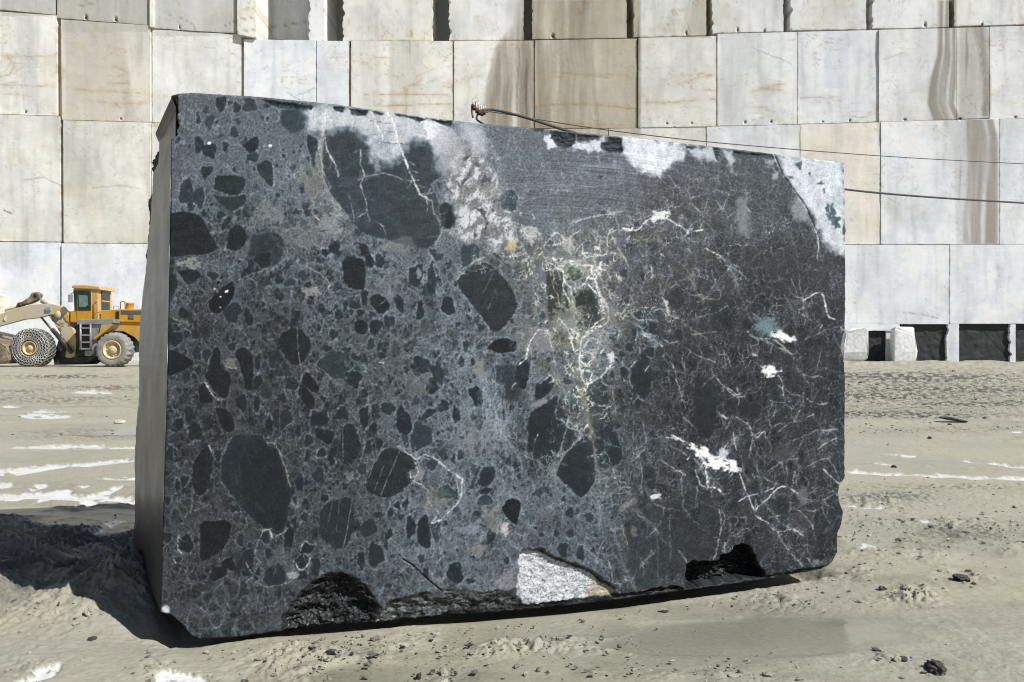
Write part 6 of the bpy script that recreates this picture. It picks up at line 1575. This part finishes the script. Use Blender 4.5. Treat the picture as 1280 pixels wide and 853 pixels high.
def boulder(name, c, size, seed, tone, mat, sub=5, squarish=.5, rough=.18, rot=0.0, chop=(.62, .85)):
    V, Fc = ico(sub)
    q = np.sign(V) * np.abs(V) ** (1 - squarish * .55)
    q = q / np.abs(q).max()
    # chop with a few random planes so that it shows broken facets
    r = np.random.default_rng(seed)
    for _ in range(9):
        nrm_ = r.normal(size=3); nrm_ /= np.linalg.norm(nrm_)
        d = r.uniform(*chop)
        over = np.maximum(0, q @ nrm_ - d)
        q = q - over[:, None] * nrm_ * .9
    q = q + V * (rough * .5 * noise3(V, 2.2, seed, 5))[:, None]
    P = q * np.array(size) / 2
    col = np.array(tone)[None] * (1 + .25 * noise3(V, 3, seed + 5, 4))[:, None]
    me = np_mesh(name, P, [Fc], False, {'Stone': np.clip(col, .004, .85)})
    o = link(name, me, mat)
    o.location = c; o.rotation_euler = (0, 0, rot)
    return o

# white boulders leaning on the foot of the wall
def wall_boulder(x0, x1, ytop, Yoff, seed, label):
    cx = (x0 + x1) / 2; Y = float(wallY(cx)) + Yoff
    w = (x1 - x0) / F * Y; top = CAMZ - (ytop - HOR) / F * Y
    X = (cx - CX) / F * Y
    g = ground_z(X, Y)
    o = boulder('marble_boulder', (X, Y, g + (top - g) * .5 - .05), (w * 1.08, .9, (top - g) * 1.08 + .1), seed, (.66, .66, .66), WHITEROCK, 5, 1.7, .10, chop=(.95, 1.25))
    tag(o, label, 'boulder', 'white boulders along the foot of the wall')
wall_boulder(1052, 1080, 412, -.75, 21, 'pale broken boulder half hidden behind the right edge of the huge block')
wall_boulder(1114.5, 1142, 411, -.75, 33, 'pale broken boulder between the two leftmost dark stones under the wall')
o = boulder('marble_boulder', tuple(at(-4, 384, LD + 1.4) - np.array([.3, 0, -.1])), (1.9, 1.5, 1.35), 41, (.66, .60, .50), WHITEROCK, 5, .6, .2)
tag(o, 'cream coloured rock heaped above the loader bucket at the left picture edge', 'boulder')
o.parent = None

# dark stones set in the undercut
def dark_stone(x0, x1, ytop, seed, label, ragged):
    nx, nz = 46, 34
    Yb = lambda x: wallY(x) - .02
    xs = np.linspace(x0, x1, nx)[None, :]; py = np.linspace(ytop, 462, nz)[:, None]
    px = xs + 0 * py
    e = fbm(py / 6, py * 0 + seed, 4, seed)
    px = px + ragged * 7 * np.abs(e) * -np.clip((xs - x0) / (x1 - x0) - .75, 0, 1) * 4 * .5 * (1 - .5 * (py - ytop) / 50)
    Y = Yb(px) + .12 * ridged(px / 14, py / 14, 5, seed, .6) + .05
    P = np.stack([(px - CX) / F * Y, Y, CAMZ - (py - HOR) / F * Y], -1)
    tone = 40 + 16 * fbm(px / 14, py / 14, 5, seed + 3, .6) + 8 * fbm(px / 3, py / 3, 3, seed)
    C = s2l(np.clip(np.stack([tone * .96, tone, tone * 1.06], -1), 4, 200))
    V = P.reshape(-1, 3); Cc = C.reshape(-1, 3)
    idx = np.arange(nx * nz).reshape(nz, nx)
    ring = np.concatenate([idx[0, :], idx[1:, -1], idx[-1, -2::-1], idx[-2:0:-1, 0]])
    n = len(ring); o_ = len(V); i = np.arange(n); j = (i + 1) % n
    V = np.concatenate([V, V[ring], V[ring] + [0, 1.3, 0]]); Cc = np.concatenate([Cc, Cc[ring], Cc[ring]])
    c = V.mean(0); c[2] = 0
    me = np_mesh('stone_block', V - c, [grid_faces(nz, nx), np.stack([o_+i, o_+j, o_+n+j, o_+n+i], -1)], True, {'Stone': Cc})
    o = link('stone_block', me, DARKROCK); o.location = c
    tag(o, label, 'stone block', 'dark stones under the wall')
dark_stone(1077.5, 1114.8, 413.8, 51, 'narrowest dark stone under the pale wall, nearest the huge block', .1)
dark_stone(1126.2, 1184.5, 405.8, 53, 'dark stone under the wall with a white boulder against its left end', .3)
dark_stone(1199.2, 1262.6, 405.4, 55, 'broad dark stone with ragged right end between two white wall pillars', 1.0)
dark_stone(1270, 1344, 405.0, 57, 'dark stone under the wall cut off by the right picture edge', .2)

# ------------------------------------------------------------------ cable with its clips, and the thin wire
STEEL = paint('dull_wire_rope', (.075, .072, .072), .5, .3, 30, .4)
RUST_ = paint('rusty_clip_iron', (.13, .085, .055), .6, .35, 40, .3)
SILV = paint('bright_clip_bolts', (.45, .43, .40), .4, .2, 40, .7)
cab_root = empty('wire_rope', tuple(at(604, 156, 2.80)))
tag(cab_root, 'thick dark steel rope with bolted clips arching off the top of the huge block', 'steel rope')
CO = np.array(cab_root.location)
def cl(px, py, Y):
    return tuple(at(px, py, Y) - CO)
def smooth_path(P, n=8):
    return [tuple(p) for p in catmull([tuple(q) for q in P], n)]
# px, row, distance: rises from the rim, arches and runs off behind the block to a winch beyond the picture
main = [(608,158,2.78),(602,154,2.80),(596.5,150,2.81),(596,146,2.82),(599,141,2.83),(604,138,2.85),(612,137.3,2.9),(622,138.4,2.95),(642,143,3.05),(668,150.5,3.2),(705,162.5,3.45)]
far_ = [(760,178,3.9),(850,199,4.6),(960,221,5.5),(1057,237,6.4),(1160,246.5,7.4),(1280,254,8.6),(1420,262,10.2),(1600,268,12.5)]
rp = smooth_path([cl(*p) for p in main + far_], 8)
rad = list(np.interp(np.linspace(0, 1, len(rp)), [0, .45, 1], [.0036, .0056, .012]))
MB().tube(rp, rad, 8).build('rope', STEEL, cab_root)
tailp = smooth_path([cl(*p) for p in [(612,139,2.9),(604,141.5,2.85),(597,140,2.83),(592,134,2.82),(590.5,131,2.82),(590,138,2.82),(591,147,2.81)]], 6)
MB().tube(tailp, .0042, 6).build('tail', RUST_, cab_root)
for k, (x, y) in enumerate([(592.5,134),(596,137.5),(599.5,140),(602.5,141),(605,139.5)]):
    c = np.array(cl(x, y, 2.825))
    g = MB()
    g.box(c[0]-.006, c[0]+.006, c[1]-.012, c[1]+.012, c[2]-.011, c[2]+.006, .003)
    cp = g.build('clip', RUST_, cab_root)
    h = .040 - .004 * k
    b_ = MB()
    for dx in (-.004, .004):
        b_.tube([(c[0]+dx, c[1]-.006+dx, c[2]), (c[0]+dx*1.1+.002, c[1]-.006+dx, c[2]+h*(.75+.25*(dx > 0)))], .0017, 6)
    b_.build('clip_bolt', SILV, cp)

wire = empty('thin_wire', tuple(at(612, 139, 2.92)))
tag(wire, 'thin grey wire running above the top edge of the block towards the right', 'wire')
WO = np.array(wire.location)
pts = [(606,139,2.9),(640,144,3.1),(700,154,3.5),(780,165.5,4.1),(900,179,5.0),(1057,192,6.3),(1160,198.8,7.4),(1280,205,8.8),(1420,211,10.6),(1600,216,13)]
pp = smooth_path([tuple(at(*p) - WO) for p in pts], 8)
MB().tube(pp, list(np.linspace(.0018, .0055, len(pp))), 6).build('strand', STEEL, wire)

# ------------------------------------------------------------------ clods and shards one can point at
def on_ground(px, py):
    Y = F * CAMZ / (py - HOR)
    return (px - CX) / F * Y, Y
def clod(px, py, wpx, hpx, seed, label, tone=(.055, .054, .05), depth=.9, name='mud_clod', cat='mud clod', mat=None, rough=.8):
    X, Y = on_ground(px, py)
    w = wpx / F * Y; h = hpx / F * Y
    z = ground_z(X, Y)
    o = boulder(name, (X, Y, z + h * .28), (w, w * depth, h), seed, tone, mat or CLODM, 4, .2, rough, seed * .7)
    tag(o, label, cat)
clod(1168, 838, 25, 15, 61, 'dark crumbly mud clod lying alone in the bottom right foreground', rough=1.1)
clod(1202, 726, 20, 9, 63, 'dark wet clod right of the huge block, beyond the churned patch', rough=1.0)
clod(1130, 826, 11, 6, 65, 'small dark clod left of the big crumbly clod in the foreground', rough=1.0)
clod(1103, 730, 11, 6, 69, 'small dark lump between the block and the churned mud patch', rough=.9)
clod(1117, 584.5, 7, 4, 70, 'tiny black clod on the near side of the white puddle streaks')
clod(1162, 548, 5, 4.5, 72, 'tiny black pebble in the middle distance on the right', name='pebble', cat='pebble')
clod(115, 796, 11, 6, 74, 'small dark clod just in front of the shadow edge at left')
clod(112, 776, 13, 12, 75, 'pale lump of mud on the edge of the block shadow', tone=(.40, .38, .31))
clod(150, 530, 13, 6, 76, 'pale stone in the mud in front of the loader rear wheel', tone=(.5, .48, .42), name='stone', cat='stone', mat=WHITEROCK, rough=.3)
X, Y = on_ground(1192, 529)
sh = boulder('stone_shard', (X, Y, ground_z(X, Y) + .04), (.36, .2, .05), 81, (.03, .031, .034), DARKROCK, 4, .3, .2, .1)
sh.rotation_euler = (0, math.radians(9), .1)
tag(sh, 'thin dark shard of stone lying flat in the mud right of the block', 'stone shard')

# ------------------------------------------------------------------ countless crumbs of mud
def crumbs():
    V0, F0 = ico(1)
    r = np.random.default_rng(17)
    Vs, Fs, Cs = [], [], []
    off = 0
    pts = []
    for cx, cy, rx, ry, a in CHURN:
        if cy < 520: continue
        for _ in range(int(8 + 50 * a * rx * ry / 1400)):
            pts.append((r.normal(cx, rx * .6), r.normal(cy, ry * .6), r.uniform(.5, 1.2)))
    for _ in range(420):
        pts.append((r.uniform(-60, 1340), HOR + 20 + 400 * r.random() ** 1.3, r.uniform(.3, .7)))
    for _ in range(500):
        pts.append((r.uniform(1040, 1340), r.normal(655, 32), r.uniform(.4, 1.0)))
    for _ in range(90):
        t = r.random(); pts.append((250 + 790 * t, 806 - 90 * t + abs(r.normal(0, 5)), r.uniform(.5, 1.4)))
    for _ in range(1500):
        pts.append((r.uniform(1040, 1340), r.choice([470, 478, 488, 496, 506, 519, 536]) + r.normal(0, 4), r.uniform(.5, 1.1)))
    for _ in range(350):
        pts.append((r.uniform(-60, 175), r.choice([474, 486, 497, 520, 545]) + r.normal(0, 5), r.uniform(.4, .8)))
    P = np.array([p for p in pts if p[1] > HOR + 25])
    Y = F * CAMZ / (P[:, 1] - HOR); X = (P[:, 0] - CX) / F * Y
    d = poly_sd(X, Y, BLK)
    _f = ground_fields(X, Y)
    keep = (d > .03) & (_f[4] < .05)
    P, X, Y = P[keep], X[keep], Y[keep]
    Z = ground_fields(X, Y, False)
    for i in range(len(P)):
        s = P[i, 2] * (.0028 + .0085 * r.random() ** 4) * (1 + max(0, Y[i] - 3) * .16)
        q = V0 * (1 + .35 * r.normal(size=(len(V0), 1))) * np.array([r.uniform(.7, 1.6), r.uniform(.7, 1.3), r.uniform(.5, .9)]) * s
        Vs.append(q + [X[i], Y[i], Z[i] + s * .25]); Fs.append(F0 + off); off += len(V0)
        k = r.random()
        c = np.array([.05, .05, .046]) if k < .12 else np.array([.17, .165, .135]) if k < .45 else np.array([.34, .32, .25])
        Cs.append(np.repeat((c * r.uniform(.7, 1.3))[None], len(V0), 0))
    me = np_mesh('mud_crumbs', np.concatenate(Vs), [np.concatenate(Fs)], False, {'Stone': np.concatenate(Cs)})
    o = link('mud_crumbs', me, CLODM)
    tag(o, 'countless dark and pale crumbs of mud scattered over the quarry floor', 'mud crumbs', kind='stuff')
crumbs()
